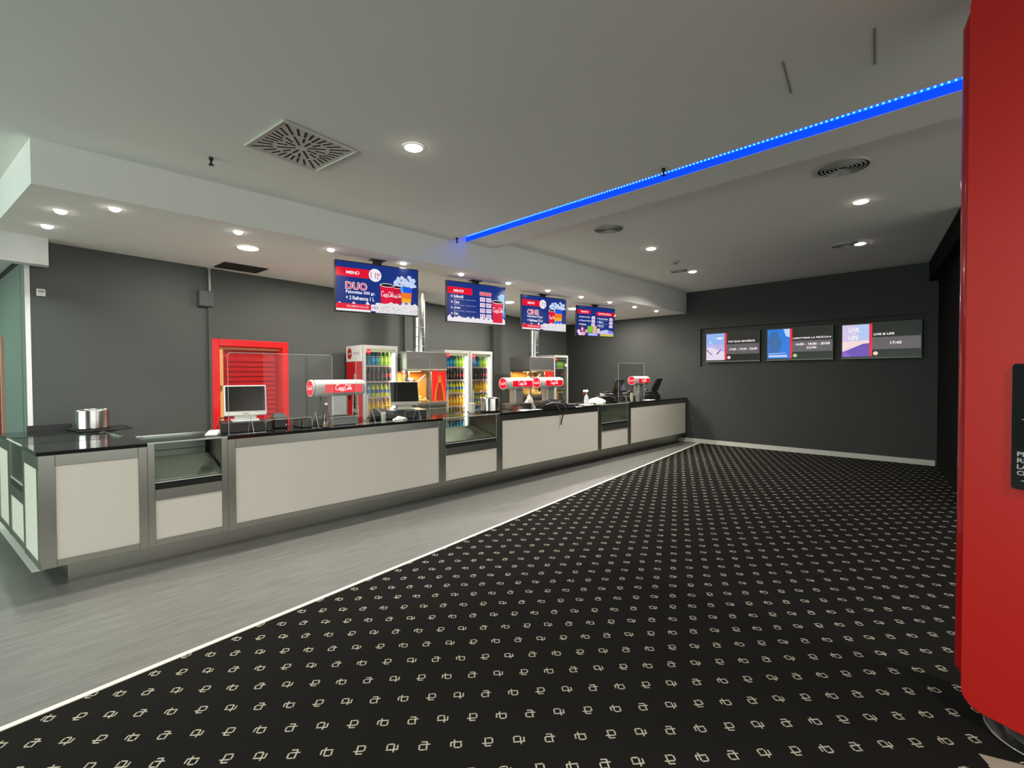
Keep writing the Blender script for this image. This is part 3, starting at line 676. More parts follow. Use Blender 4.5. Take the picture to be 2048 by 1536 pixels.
# white till's tall black stand behind it
t = thing('card_reader', 'small white card reader with black cable on the first glass case', 'card reader', (1.22, 5.16, ZT+.001), R(-25))
MB().hexa([(-.05,-.09,0),(.05,-.09,0),(.05,.09,0),(-.05,.09,0),(-.045,-.085,.02),(.045,-.085,.02),(.045,.085,.04),(-.045,.085,.04)]).build('body', M_whitep, t, bevel=.006)
MB().hexa([(-.035,.02,.032),(.035,.02,.032),(.035,.075,.0385),(-.035,.075,.0385),(-.035,.02,.034),(.035,.02,.034),(.035,.075,.0405),(-.035,.075,.0405)]).build('display', M_greyp, t)
MB().tube([(0,.09,.02),(.0,.14,.03),(-.04,.18,.012),(-.08,.22,.006)], .005, 6).build('cable', M_blackp, t, True)

# black tills by the dark wall (turned towards the staff)
def black_till(p, rz, label, screen):
    t = thing('till', label, 'till', p, rz, 'counter tills')
    MB().box(-.14, .14, -.15, .15, 0, .10).build('cash_drawer', M_blackp, t, bevel=.006)
    MB().prism([(-.10, -.12), (.10, -.12), (.10, .12), (-.10, .12)], .10, .16).build('stand_base', M_blackp, t, bevel=.01)
    M_ = Matrix.Translation((0, .03, .16)) @ Matrix.Rotation(R(-24), 4, 'X')
    MB().box(-.17, .17, 0, .04, .03, .33).xf(M_).build('monitor', M_blackp, t, bevel=.008); MB().box(-.155, .155, -.003, .002, .05, .315).xf(M_).build('screen', screen, t)
    MB().box(-.05, .05, .0, .06, -.05, .12).xf(M_).build('neck', M_blackp, t, bevel=.01)
    MB().box(-.06, .06, -.148, -.10, .10, .20).build('keypad', M_blackp, t, bevel=.01); MB().box(-.04, .04, -.151, -.147, .155, .165).build('light', lum('B8B8B8', .8), t)
    MB().box(-.04, .04, -.151, -.147, .125, .132).build('light', lum('A0A0A0', .6), t)
    return t
black_till((8.36, 5.36, ZT+.001), R(186), 'black till turned sideways beside the narrow glass case', M_glassblack)
black_till((8.86, 5.38, ZT), R(4), 'black till with a bluish screen behind the acrylic guard', mat('dim_blue_screen', (.05, .06, .10), .2, emit='4A5578', es=.5))
black_till((9.91, 5.33, ZT), R(186), 'black till at the dark wall end beside the last drink tower', M_glassblack)

# ------------------------------------------------------------------ drink towers
M_towerw = mat('tower_white_enamel', (.68, .68, .66), .22, coat=.3)
M_tred = mat('red_backlit_plate', (.6, .01, .03), .2, emit='E0001E', es=.75)
M_towerside = mat('tower_satin_steel', (.50, .52, .49), .35, .7)
def drink_tower(x, y, label, rz=0.0, L=.60):
    t = thing('drink_tower', label, 'drink dispenser', (x, y, ZT), rz, 'white and red drink towers')
    MB().box(-.20, .17, -.16, .15, 0, .085).build('drip_tray', M_steeld, t, bevel=.006); MB().box(-.205, .175, -.165, .155, .085, .092).build('tray_grid', M_steel, t)
    for k in range(9): MB().box(-.18+k*.04, -.165+k*.04, -.14, .13, .0925, .0955).build('slat', M_chrome, t)
    MB().box(-.095, .095, -.05, .09, .09, .345).build('column', M_towerside, t, bevel=.02, seg=3)
    rr = .092; zc = .415
    pf = [(-.10+.0, -.088), (.06, -.092)] + []
    body = []
    for i in range(28):
        a = 2*math.pi*i/28; yy = math.cos(a); zz = math.sin(a)
        body.append((math.copysign(abs(yy)**.7, yy)*.105, zc+math.copysign(abs(zz)**.7, zz)*rr))
    n = len(body); xs = [-L/2, -L/2+.012, L/2-.04, L/2-.012, L/2]; sc = [.96, 1, 1, .93, .78]
    mb = MB(); vs = []; fs = []
    for xx, s in zip(xs, sc): vs += [(xx, yy*s, zc+(zz-zc)*s) for yy, zz in body]
    for j in range(len(xs)-1): fs += [(j*n+i, j*n+(i+1)%n, (j+1)*n+(i+1)%n, (j+1)*n+i) for i in range(n)]
    fs += [tuple(range(n-1, -1, -1)), tuple(range((len(xs)-1)*n, len(xs)*n))]
    head = mb.add(vs, fs).build('head', M_towerw, t, True)
    MB().rect(-L/2+.10, L/2-.055, zc-.052, zc+.040, -.1085).build('front_plate', M_tred, head)
    script_logo(MB(), -.085, .115, zc-.002, -.1100, .075).build('script_lettering', lum('FFFFFF', .95), head)
    cap = MB().cyl((-L/2-.001, 0, zc), (-L/2-.022, 0, zc), rr*1.02, rr*1.0, 28).build('end_cap', M_whitep, t, True)
    Mx = Matrix.Translation((-L/2-.0228, 0, zc)) @ Matrix.Rotation(R(-90), 4, 'Z')
    MB().disc(0, 0, .084, .084, 0).xf(Mx).build('round_mark', M_tred, cap)
    script_logo(MB(), -.07, .07, 0, -.001, .05).xf(Mx).build('script_lettering', lum('FFFFFF', .9), cap)
    MB().cyl((-L/2+.006, 0, zc), (-L/2-.002, 0, zc), rr*1.08, rr*1.08, 28).build('cap_ring', M_blackp, t, True)
    for k in range(4):
        xx = -.17+k*.115
        MB().cyl((xx, .07, zc-.09), (xx, .07, zc-.15), .014, .010, 10).build('tap', M_blackp, t, True)
    return t
drink_tower(2.50, 5.26, 'red and white drink tower before the fridge with red side panel')
drink_tower(5.56, 5.36, 'red and white drink tower next to the polished pot on the case')
drink_tower(6.38, 5.38, 'red and white drink tower between the bag and second popcorn machine')
drink_tower(9.42, 5.36, 'red and white drink tower among the black tills')

# ------------------------------------------------------------------ small things on the counter
t = thing('sample_tray', 'shallow steel tray beside the first drink tower', 'tray', (2.16, 5.24, ZT), 0)
MB().box(-.13, .10, -.11, .11, 0, .008).build('base', M_steeld, t)
for x0, x1, y0, y1 in [(-.13, .10, -.11, -.104), (-.13, .10, .104, .11), (-.13, -.124, -.11, .11), (.094, .10, -.11, .11)]: MB().box(x0, x1, y0, y1, 0, .088).build('side', mat('smoky_acrylic', (.10, .10, .09), .15), t)
MB().tube([(-.13,-.11,.09),(.10,-.11,.09),(.10,.11,.09),(-.13,.11,.09)], .004, 6, True).build('rim', M_chrome, t)
t = thing('cone_bottle', 'clear cone-shaped bottle before the first drink tower', 'bottle', (2.235, 4.985, ZT), 0)
MB().lathe([(.040, 0), (.042, .006), (.040, .05), (.034, .10), (.020, .20), (.012, .24)], 20).build('body', glass_mat('bottle_clear', (.92, .90, .86), .2, .7), t, True)
MB().lathe([(.013, .24), (.014, .252), (.006, .262)], 14).build('stopper', M_whitep, t, True); MB().lathe([(.036, .006), (.035, .06), (.001, .062)], 18).build('contents', mat('pale_syrup', (.45, .30, .22), .3), t, True)
def pile(name, label, cat, p, rx, ry, h, mt, seed, rz=0):
    rnd = random.Random(seed); n, m_ = 22, 9; vs = []; fs = []
    ph_ = [rnd.uniform(0, 6.28) for _ in range(6)]
    for j in range(m_+1):
        a = (math.pi/2)*j/m_
        for i in range(n):
            b_ = 2*math.pi*i/n
            q = 1+.12*math.sin(3*b_+ph_[0]+2*a)+.10*math.sin(5*b_+ph_[1]-3*a)+.06*math.sin(9*b_+ph_[2]+5*a)
            zz = math.sin(a)*(1+.14*math.sin(4*b_+ph_[3])+.10*math.sin(7*b_+ph_[4]))
            vs.append((rx*math.cos(a)*q*math.cos(b_), ry*math.cos(a)*q*math.sin(b_), max(0, h*zz*(.75+.25*math.cos(2*b_+ph_[5])))))
    for j in range(m_): fs += [(j*n+i, j*n+(i+1)%n, (j+1)*n+(i+1)%n, (j+1)*n+i) for i in range(n)]
    o = MB().add(vs, fs).build(name, mt, None, True); o.location = p; o.rotation_euler = (0, 0, rz)
    return tag(o, label, cat)
M_cloth = mat('white_plastic_film', (.74, .72, .66), .35, var=.12, scale=40, bump=.5)
pile('plastic_bag', 'crumpled white plastic bag beside the spray bottle on the counter', 'bag', (7.60, 5.25, ZT+.0015), .24, .15, .10, M_cloth, 3)
pile('wrapper', 'small crumpled white wrapper before the grey till', 'wrapper', (3.24, 5.155, ZT), .10, .06, .045, M_cloth, 9)
pile('popcorn_bag', 'crumpled white bag behind the second drink tower', 'bag', (5.20, 5.50, ZT), .07, .04, .16, M_cloth, 5)
pile('popcorn_bag', 'tall crumpled white bag between the two middle drink towers', 'bag', (5.93, 5.44, ZT), .10, .09, .21, M_cloth, 6)
# shoulder bag with a hanging strap
t = thing('shoulder_bag', 'black shoulder bag with strap hanging over the counter edge', 'bag', (6.06, 5.085, ZT), R(3))
vs = []; n = 24; m_ = 8; mb = MB(); fs = []
for j in range(m_+1):
    a = (math.pi/2)*j/m_
    for i in range(n):
        b_ = 2*math.pi*i/n; q = 1+.06*math.sin(4*b_+1)+.05*math.sin(7*b_)
        cx, sx = math.cos(b_), math.sin(b_)
        vs.append((.30*math.copysign(abs(cx)**.6, cx)*math.cos(a)**.55*q, .13*math.copysign(abs(sx)**.7, sx)*math.cos(a)**.55*q, .125*math.sin(a)*(1+.18*math.sin(2*b_+.6))))
for j in range(m_): fs += [(j*n+i, j*n+(i+1)%n, (j+1)*n+(i+1)%n, (j+1)*n+i) for i in range(n)]
MB().add(vs, fs).build('body', M_rubber, t, True)
MB().tube([(-.26,-.10,.07),(-.1,-.125,.10),(.1,-.12,.085),(.25,-.09,.055)], .006, 6).build('zip', M_greyp, t, True)
def strap(pts, w_, name='strap'):
    mb = MB()
    for i in range(len(pts)-1):
        p, q = Vector(pts[i]), Vector(pts[i+1])
        mb.hexa([p+Vector((-w_/2,-.002,0)), p+Vector((w_/2,-.002,0)), p+Vector((w_/2,.002,0)), p+Vector((-w_/2,.002,0)), q+Vector((-w_/2,-.002,0)), q+Vector((w_/2,-.002,0)), q+Vector((w_/2,.002,0)), q+Vector((-w_/2,.002,0))])
    return mb.build(name, M_blackm, t)
strap([(-.02,-.12,.07),(.0,-.165,.012),(.02,-.178,-.03),(.06,-.18,-.07),(.11,-.18,-.10)], .03)
strap([(.22,-.11,.06),(.22,-.165,.012),(.18,-.180,-.06),(.12,-.184,-.11),(.08,-.186,-.17),(.05,-.186,-.24),(.055,-.186,-.27)], .026)
MB().tube([(.15,-.12,.10),(.28,-.16,.04),(.36,-.10,.01),(.33,.0,.01)], .012, 6).build('handle', M_blackm, t, True)
# laptop
t = thing('laptop', 'black laptop standing open beyond the bag', 'laptop', (6.93, 5.36, ZT), R(28))
MB().box(-.16, .16, -.11, .11, 0, .018).build('keyboard', M_blackp, t, bevel=.004); M_ = Matrix.Translation((0, .11, .018)) @ Matrix.Rotation(R(-18), 4, 'X')
MB().box(-.16, .16, 0, .008, 0, .215).xf(M_).build('lid', M_blackp, t, bevel=.004); MB().box(-.145, .145, -.002, .001, .015, .20).xf(M_).build('screen', M_glassblack, t)
def paper(p, w_, l, rz, label, th=.003, mt=M_paper):
    t = thing('paper_sheet', label, 'paper', p, rz, 'papers on the counter')
    MB().box(-w_/2, w_/2, -l/2, l/2, 0, th).build('sheet', mt, t); MB().box(-w_*.35, w_*.35, l*.25, l*.27, th, th+.0006).build('ink_line', M_greyp, t)
paper((5.42, 5.08, ZT), .30, .21, R(12), 'white papers lying before the second drink tower')
paper((5.66, 5.03, ZT), .13, .12, R(-6), 'white paper lying between the second drink tower and bag')
paper((7.12, 5.12, ZT), .26, .22, R(20), 'white paper lying beside the laptop', .006)
paper((9.28, 5.05, ZT), .30, .16, R(5), 'white paper lying before the acrylic guard at the black tills', .006)
t = thing('spray_bottle', 'clear spray bottle with white and red trigger head', 'bottle', (7.235, 5.20, ZT), R(-150))
MB().lathe([(.042, 0), (.045, .01), (.045, .10), (.036, .14), (.018, .175), (.016, .195)], 20).build('body', mat('bluish_bottle', (.50, .53, .60), .2), t, True)
MB().lathe([(.0455, .03), (.0455, .09)], 20, close=False).build('label', M_whitep, t, True)
MB().cyl((0,0,.195), (0,0,.225), .020).build('collar', mat('trigger_red', (.45, .06, .05), .4), t, True)
MB().hexa([(-.02,-.06,.225),(.02,-.06,.225),(.02,.035,.225),(-.02,.035,.225),(-.014,-.065,.262),(.014,-.065,.262),(.014,.03,.272),(-.014,.03,.272)]).build('head', M_whitep, t, bevel=.006)
MB().tube([(0,-.035,.225),(0,-.055,.20),(0,-.05,.17)], .006, 6).build('trigger', mat('trigger_red', (.45, .06, .05), .4), t, True)
def tub(p, r, h, label, mt, lidm=None):
    t = thing('counter_tub', label, 'tub', p, 0, 'small tubs on the counter')
    MB().lathe([(r*.85, 0), (r, h), (r*.94, h), (r*.80, .01), (.001, .01)], 20, close=False).build('body', mt, t, True)
    MB().lathe([(r*1.04, h-.008), (r*1.04, h+.006), (r*.2, h+.008)], 20, close=False).build('lid', lidm or mt, t, True)
tub((5.30, 5.13, ZT), .055, .085, 'small dark red tub before the second drink tower', mat('dark_red_plastic', (.22, .05, .04), .4), M_blackp)
tub((4.60, 5.36, ZT+.001), .045, .13, 'white cup with lid beside the pot on the glass case', M_whitep)
tub((9.08, 5.20, ZT), .05, .17, 'grey metal cup behind the acrylic guard at the black tills', M_towerside)
tub((8.78, 5.17, ZT), .035, .15, 'pale yellow bottle-shaped tub behind the acrylic guard', mat('pale_yellow_plastic', (.5, .47, .28), .4))
tub((3.00, 5.13, ZT), .03, .10, 'small white cup before the first lit fridge', M_whitep)
tub((5.05, 5.45, ZT), .06, .11, 'brown paper tub behind the polished pot', mat('kraft_paper', (.36, .22, .12), .7))
t = thing('tissue_box', 'black box with a white tissue sticking out', 'box', (8.02, 5.37, ZT+.001), R(-10))
MB().box(-.13, .13, -.10, .10, 0, .12).build('box', M_blackp, t, bevel=.005)
MB().add([(-.05,0,.12),(.05,.0,.12),(.09,.02,.17),(.02,-.02,.165),(-.08,.01,.18)], [(0,1,2,3),(0,3,4)]).build('tissue', M_paper, t)

# ------------------------------------------------------------------ bottles and fridges
def bottle_proto(kind, h=.215, r=.031):
    """returns a hidden-less prototype list of (name, mesh, material, smooth)"""
    spec = {'cola': ('1A0A07', '4A1412', '300606'), 'cola_red': ('1A0A07', 'A81420', 'A01018'), 'blue': ('1E7FB8', '1FA0D8', '0C1C30'), 'lime': ('A8CF2A', 'C6E63C', 'E0E8D0'),
            'red': ('7A1018', 'B01A22', '300808'), 'water': ('A8C4E0', '7090C8', '4060B0'), 'lemon': ('D8C814', '5A6A9A', '2A3A6A'), 'orange': ('F0A010', 'F8C018', 'F09010'),
            'green': ('B8D080', '70B040', '60A030'), 'brown': ('8A5A14', 'E0B020', 'D8C040')}[kind]
    out = []
    if kind in ('cola', 'cola_red'): prof = [(r*.85, 0), (r, .01), (r*.98, .045), (r*.88, .075), (r, .11), (r*.98, .14), (r*.6, .178), (r*.36, .195), (r*.36, .205)]
    elif kind in ('blue', 'lime', 'red'): prof = [(r*.95, 0), (r*1.05, .01), (r*1.05, .13), (r*.85, .155), (r*.55, .175), (r*.5, .19)]
    else: prof = [(r*.9, 0), (r, .01), (r, .12), (r*.92, .145), (r*.45, .185), (r*.38, .2)]
    zt = prof[-1][1]
    out.append(('body', MB().lathe(prof, 14), mat('bottle_'+kind, spec[0], .18, var=.02), True))
    out.append(('label', MB().lathe([(r*1.02 if kind not in ('blue','lime','red') else r*1.07, .062), (r*1.04 if kind not in ('blue','lime','red') else r*1.07, .12)], 14, close=False), mat('label_'+kind, spec[1], .4), True))
    out.append(('cap', MB().lathe([(r*.46, zt), (r*.46, zt+.02)], 12), mat('cap_'+kind, spec[2], .4), True))
    return out
_BP = {}
def bottle(kind, p, label, group):
    if kind not in _BP:
        t = thing('bottle', label, 'bottle', p, 0, group)
        for n, mb, mt, sm in bottle_proto(kind): mb.build(n, mt, t, sm)
        _BP[kind] = t
        return t
    c = copy_tree(_BP[kind]); c.location = p; c['label'] = label; c['group'] = group
    return c
KN = {'cola': 'dark cola bottles', 'cola_red': 'red-labelled cola bottles', 'blue': 'blue drink bottles', 'lime': 'lime green drink bottles', 'red': 'dark red drink bottles', 'water': 'clear water bottles', 'lemon': 'lemon drink bottles', 'orange': 'orange drink bottles', 'green': 'pale green drink bottles', 'brown': 'brown drink bottles'}
ORD = ['top', 'second', 'third', 'fourth', 'fifth', 'lowest']
SHZ = [1.755, 1.505, 1.255, 1.005, .755, .50]
def fridge(x0, x1, y, label, which, rows, lit=True, red_side=False, h=2.07, dep=.55, es=22.0):
    W2 = (x1-x0)/2; t = thing('drinks_fridge', label, 'fridge', ((x0+x1)/2, y, 0), 0, 'glass-door drinks fridges')
    M_sh = mat('fridge_white', (.46, .46, .45), .35); a, b = -W2, W2
    wl = .028
    cab = MB().box(a, a+wl, .03, dep, .05, h).box(b-wl, b, .03, dep, .05, h).box(a+wl, b-wl, dep-wl, dep, .05, h).box(a+wl, b-wl, .03, dep-wl, h-.055, h).box(a+wl, b-wl, .03, dep-wl, .05, .40)
    cab.build('cabinet', M_sh, t)
    MB().box(a+.02, b-.02, .06, dep-.03, 0, .05).build('base', M_blackp, t)
    fr = MB()
    fw_ = .046
    for q in [(a, a+fw_, .42, h), (b-fw_, b, .42, h), (a+fw_, b-fw_, h-.055, h), (a+fw_, b-fw_, .42, .47)]: fr.box(q[0], q[1], 0, .028, q[2], q[3])
    door = fr.build('door', mat('fridge_frame_grey', (.36, .36, .35), .35), t)
    MB().box(a+fw_, b-fw_, .010, .016, .47, h-.055).build('pane', M_glass, door)
    MB().box(a+fw_+.002, a+fw_+.02, -.022, 0, .95, 1.30).build('handle', M_greyp, door, bevel=.004)
    MB().box(a+.005, b-.005, .0, .028, .06, .415).build('kick_grille', M_blackp, t)
    hd = MB().box(a+fw_, b-fw_, .034, .05, h-.105, h-.055).build('header', lum('E8D9B0', .75) if lit else M_greyp, t)
    MB().disc(a+fw_+.05, h-.10, .036, .040, .0085).build('round_mark', M_tred if lit else M_red, door)
    script_logo(MB(), a+fw_+.02, a+fw_+.08, h-.10, .0078, .02).build('script_lettering', M_whitep, door)
    if lit:
        MB().box(b-fw_-.028, b-fw_-.004, .036, .06, .50, h-.12).build('light_tube', mat('fridge_tube_glow', (.9, .9, .9), .3, emit=(1, .98, .92), es=es, var=0), t)
    for k, z in enumerate(SHZ):
        s = MB().box(a+wl, b-wl-.02, .07, dep-.06, z-.008, z).build('shelf', mat('shelf_white', (.7, .7, .7), .4), t)
        if k < 5: MB().box(a+wl, b-wl-.02, .062, .07, z-.022, z+.004).build('price_rail', mat('price_rail_pink', (.62, .36, .36), .4), s)
    if red_side:
        MB().box(a-.003, a, .03, dep, .05, h-.25).build('side_panel', mat('red_side_print', 'B80C14', .35), t)
        sd = MB().box(a-.003, a, .03, dep, h-.25, h).build('side_header', mat('side_header_white', (.72, .70, .70), .4), t)
        Mx = Matrix.Translation((a-.0036, dep, 0)) @ Matrix.Rotation(R(-90), 4, 'Z')      # local x runs from the rear to the front
        Ld = dep-.03
        MB().disc(.115, h-.125, .075, .09).xf(Mx).build('round_mark', M_red, sd); script_logo(MB(), .05, .18, h-.125, -.001, .045).xf(Mx).build('script_lettering', M_whitep, sd)
        put_text(MB(), 'DRINK', .24, .45, h-.145, h-.10, 0, 0).xf(Mx).build('lettering', mat('grey_ink', (.25, .2, .2), .6), sd)
        mb = MB(); cx = .29
        half = [(.030, 1.62), (.036, 1.57), (.034, 1.50), (.05, 1.42), (.075, 1.30), (.09, 1.18), (.10, 1.05), (.095, .95), (.08, .86), (.085, .74), (.10, .60), (.10, .5), (.08, .46)]
        mb.poly([(cx-w_, z) for w_, z in half]+[(cx+w_, z) for w_, z in reversed(half)]).xf(Mx).build('bottle_print', mat('print_pale', (.6, .52, .46), .5), sd)
        mb = MB(); mb.poly([(cx-w_*.72, z-.02) for w_, z in half[3:]]+[(cx+w_*.72, z-.02) for w_, z in reversed(half[3:])], -.0006).xf(Mx).build('bottle_print_dark', mat('print_dark', (.06, .025, .02), .4), sd)
        MB().poly([(cx-.028, 1.60), (cx-.022, 1.50), (cx+.022, 1.50), (cx+.028, 1.60)], -.0006).xf(Mx).build('bottle_print_cap', mat('print_grey', (.28, .33, .31), .4), sd)
        script_logo(MB(), cx-.11, cx+.12, 1.06, -.0012, .11).xf(Mx).build('script_lettering', mat('print_white', (.75, .7, .7), .5), sd)
        MB().rect(.33, .336, .2, h-.25, -.0005).xf(Mx).build('print_line', mat('print_pale', (.6, .52, .46), .5), sd)
    n = 7
    for k, row in enumerate(rows):
        for i, kd in enumerate(row):
            xx = a+wl+.045+(2*W2-2*wl-.10)/(n-1)*i*.985
            bottle(kd, ((x0+x1)/2+xx, y+.115, SHZ[k]+.0005), '%s on the %s shelf of the %s' % (KN[kd].replace('bottles', 'bottle'), ORD[k], which), '%s, %s shelf of the %s' % (KN[kd], ORD[k], which))
    return t
c7 = ['cola']*5+['cola_red']*2
fridge(3.64, 4.25, 6.80, 'lit drinks fridge with a red printed side panel', 'red-sided fridge',
       [['red']+['blue']*3+['lime']*3, c7, ['water']*2+['lemon']*5, ['green']+['orange']*6, ['green']+['brown']*6], red_side=True)
fridge(5.47, 6.08, 7.15, 'lit drinks fridge beside the first popcorn machine', 'paired fridge beside the popcorn machine',
       [['red']+['blue']*3+['lime']*3, c7, ['water']*2+['lemon']*5, ['green']+['orange']*6, ['green']*2+['brown']*5, ['water']*2+['blue']*5])
fridge(6.10, 6.69, 7.15, 'lit drinks fridge in the middle, right against another fridge', 'paired fridge beside the bare wall',
       [['red']+['blue']*3+['lime']*3, c7, ['green']*2+['orange']*5, ['water']*2+['lemon']*5, ['water']*7])
fridge(8.97, 9.52, 7.40, 'unlit drinks fridge in the corner beyond the second popcorn machine', 'unlit corner fridge',
       [['blue']*3+['lime']*4, c7, ['cola_red']*3+['cola']*4, ['orange']*4+['lemon']*3, ['brown']*7], lit=False)
t = thing('white_tag', 'small white tag stuck on the unlit fridge pane', 'sticker', (9.44, 7.40, 1.83)); MB().box(-.03, .03, .004, .0095, -.03, .03).build('sheet', M_paper, t); MB().box(-.02, .02, .0032, .004, -.004, .004).build('ink_line', M_greyp, t)

# ------------------------------------------------------------------ popcorn machines
M_orange = mat('warm_back_panel', (.80, .36, .08), .4, .2)
def popcorn(x0, x1, y, label, dep=.62, signx=(.62, .97)):
    W = x1-x0; t = thing('popcorn_machine', label, 'popcorn machine', (x0, y, 0), 0, 'popcorn machines behind the bar')
    MB().box(0, W, .03, dep, .08, 1.10).build('cabinet', M_steeld, t); MB().box(.03, W-.03, .06, dep-.03, 0, .08).build('plinth', M_blackp, t)
    for k in range(2): MB().box(.02+k*(W/2-.01), W/2-.01+k*(W/2-.01), .012, .03, .14, 1.04).build('door', M_steel, t, bevel=.004)
    MB().box(-.005, W+.005, .0, dep, 1.10, 1.145).build('deck', M_steel, t, bevel=.004)
    # hood: lip slopes in below
    MB().slab([(0, 1.70), (W, 1.70), (W, 1.985), (0, 1.985)], .0, dep).build('hood', mat('satin_hood_steel', (.45, .44, .42), .36, 1.0, var=.08, scale=30), t, bevel=.006)
    MB().hexa([(0, .03, 1.665), (W, .03, 1.665), (W, dep, 1.665), (0, dep, 1.665), (0, 0, 1.70), (W, 0, 1.70), (W, dep, 1.70), (0, dep, 1.70)]).build('hood_lip', M_steel, t)
    for x, yy in [(0, 0), (W-.025, 0), (0, dep-.025), (W-.025, dep-.025)]: MB().box(x, x+.025, yy+.005, yy+.03, 1.145, 1.665).build('post', M_chrome, t)
    MB().box(.02, W-.02, dep-.03, dep-.015, 1.145, 1.665).build('back_panel', M_orange, t)
    MB().box(.028, W*.60, .012, .017, 1.145, 1.665).build('pane', M_glass, t)
    MB().box(.004, .009, .03, dep-.03, 1.145, 1.665).build('side_pane', M_glass, t); MB().box(W-.009, W-.004, .03, dep-.03, 1.145, 1.665).build('side_pane', M_glass, t)
    MB().box(W*.60, W*.615, .008, .022, 1.145, 1.665).build('mullion', M_chrome, t)
    sx0, sx1 = W*signx[0], W*signx[1]
    sg = MB().box(sx0, sx1, .010, .018, 1.16, 1.655).build('sign', mat('red_lit_sign', (.6, .01, .01), .3, emit='F01008', es=.85), t)
    cx = (sx0+sx1)/2+.015
    half = [(.022, 1.59), (.026, 1.56), (.024, 1.51), (.036, 1.45), (.055, 1.37), (.068, 1.30), (.075, 1.24), (.078, 1.165)]
    MB().poly([(cx-w_*1.45, z) for w_, z in half]+[(cx+w_*1.45, z) for w_, z in reversed(half)], .0092).build('bottle_glow', lum('FF8A30', .8), sg)
    MB().poly([(cx-w_, z-.012) for w_, z in half[:-1]]+[(cx-.078, 1.166), (cx+.078, 1.166)]+[(cx+w_, z-.012) for w_, z in reversed(half[:-1])], .0086).build('bottle_print', lum('C8380E', .8), sg)
    MB().poly([(cx-.014, 1.57), (cx-.018, 1.47), (cx+.018, 1.47), (cx+.014, 1.57)], .0080).build('bottle_neck', lum('F0A840', .8), sg)
    # kettle on its arm, and the heap of popcorn
    MB().cyl((W*.30, dep*.5, 1.665), (W*.30, dep*.5, 1.55), .014).build('kettle_arm', M_chrome, t)
    MB().lathe([(.08, 0), (.11, .02), (.11, .11), (.05, .13), (.02, .14)], 24, (W*.30, dep*.5, 1.42)).build('kettle', M_chrome, t, True)
    MB().cyl((W*.30-.10, dep*.5, 1.50), (W*.30-.22, dep*.45, 1.46), .010).build('kettle_handle', M_blackp, t)
    MB().cyl((W*.36, .12, 1.48), (W*.52, .08, 1.60), .012).build('lever', M_whitep, t)
    rnd = random.Random(3); mb = MB()
    for _ in range(420):
        px_, py_ = rnd.uniform(.05, W*.58), rnd.uniform(.05, dep-.06); zz = 1.155+.12*max(0, math.sin(math.pi*px_/(W*.62)))*rnd.random()
        s = rnd.uniform(.010, .017); mb.add([(px_+s, py_, zz), (px_-s, py_, zz), (px_, py_+s, zz), (px_, py_-s, zz), (px_, py_, zz+s), (px_, py_, zz-s)], [(0,2,4),(2,1,4),(1,3,4),(3,0,4),(2,0,5),(1,2,5),(3,1,5),(0,3,5)])
    o = mb.build('popcorn', mat('popcorn_yellow', (.75, .62, .30), .7), t); o['kind'] = 'stuff'
    MB().box(W*.15, W*.45, .14, .34, 1.655, 1.664).build('heat_lamp', mat('heat_lamp_glow', (.9, .6, .3), .3, emit=(1, .62, .22), es=6, var=0), t)
    ld = bpy.data.lights.new('lamp_light', 'AREA'); ld.shape = 'RECTANGLE'; ld.size = .3; ld.size_y = .2; ld.energy = P_POP; ld.color = (1, .58, .22)
    lo = bpy.data.objects.new('lamp_light', ld); COL.objects.link(lo); lo.parent = t; lo.location = (W*.3, .24, 1.652)
    return t
popcorn(4.275, 5.085, 6.58, 'steel popcorn machine between the fridge with red side and the paired fridges')
popcorn(7.60, 8.39, 6.92, 'steel popcorn machine standing beside the unlit corner fridge')
def duct(x, y, r, z0, z1, label):
    t = thing('exhaust_duct', label, 'duct', (x, y, 0), 0, 'exhaust ducts above the popcorn machines')
    MB().cyl((0, 0, z0), (0, 0, z1), r, r, 28).build('pipe', M_duct, t, True)
    k = 0
    while z0+.10+k*.16 < z1:
        z = z0+.10+k*.16; MB().lathe([(r, z-.006), (r+.005, z), (r, z+.006)], 28, close=False).build('seam', M_duct, t, True); k += 1
    MB().lathe([(r+.02, z0), (r+.02, z0+.012), (r, z0+.014)], 28, close=False).build('collar', M_duct, t, True)
duct(4.70, 6.84, .105, 1.986, ZS, 'round galvanised duct rising from the popcorn machine between the lit fridges')
duct(7.90, 7.10, .115, 1.986, ZS, 'round galvanised duct rising from the popcorn machine by the unlit fridge')

# ------------------------------------------------------------------ menu screens hung under the soffit
NAVY, MRED, WHT = '14307E', 'E3092F', 'F4F2FA'
def popcorn_edge(x0, x1, z0, base, amp, seed, n=16):
    rnd = random.Random(seed); pts = [(x0, z0), (x1, z0)]
    for i in range(n+1):
        x = x1-(x1-x0)*i/n
        pts.append((x, z0+base+amp*(rnd.random() if i % 2 else rnd.random()*.3)))
    return pts
def tv(c, yaw, tilt, label, W=1.04, H=.60):
    t = thing('menu_screen', label, 'screen', c, yaw, 'menu screens under the soffit', tilt)
    MB().box(-W/2, W/2, 0, .045, -H/2, H/2).build('case', M_blackp, t, bevel=.004)
    MB().box(-.05, .05, .03, .08, H/2-.10, ZS-c[2]+.0).build('bracket', M_blackp, t)
    MB().box(-.09, .09, .0, .11, ZS-c[2]-.012, ZS-c[2]).build('ceiling_plate', M_blackp, t)
    s = MB().rect(-W/2+.012, W/2-.012, -H/2+.014, H/2-.012, -.0015).build('display', lum(NAVY, 1.0), t)
    w_, h_ = W-.024, H-.026
    return t, s, (lambda u: -w_/2+u*w_), (lambda v: -h_/2+.001+v*h_)
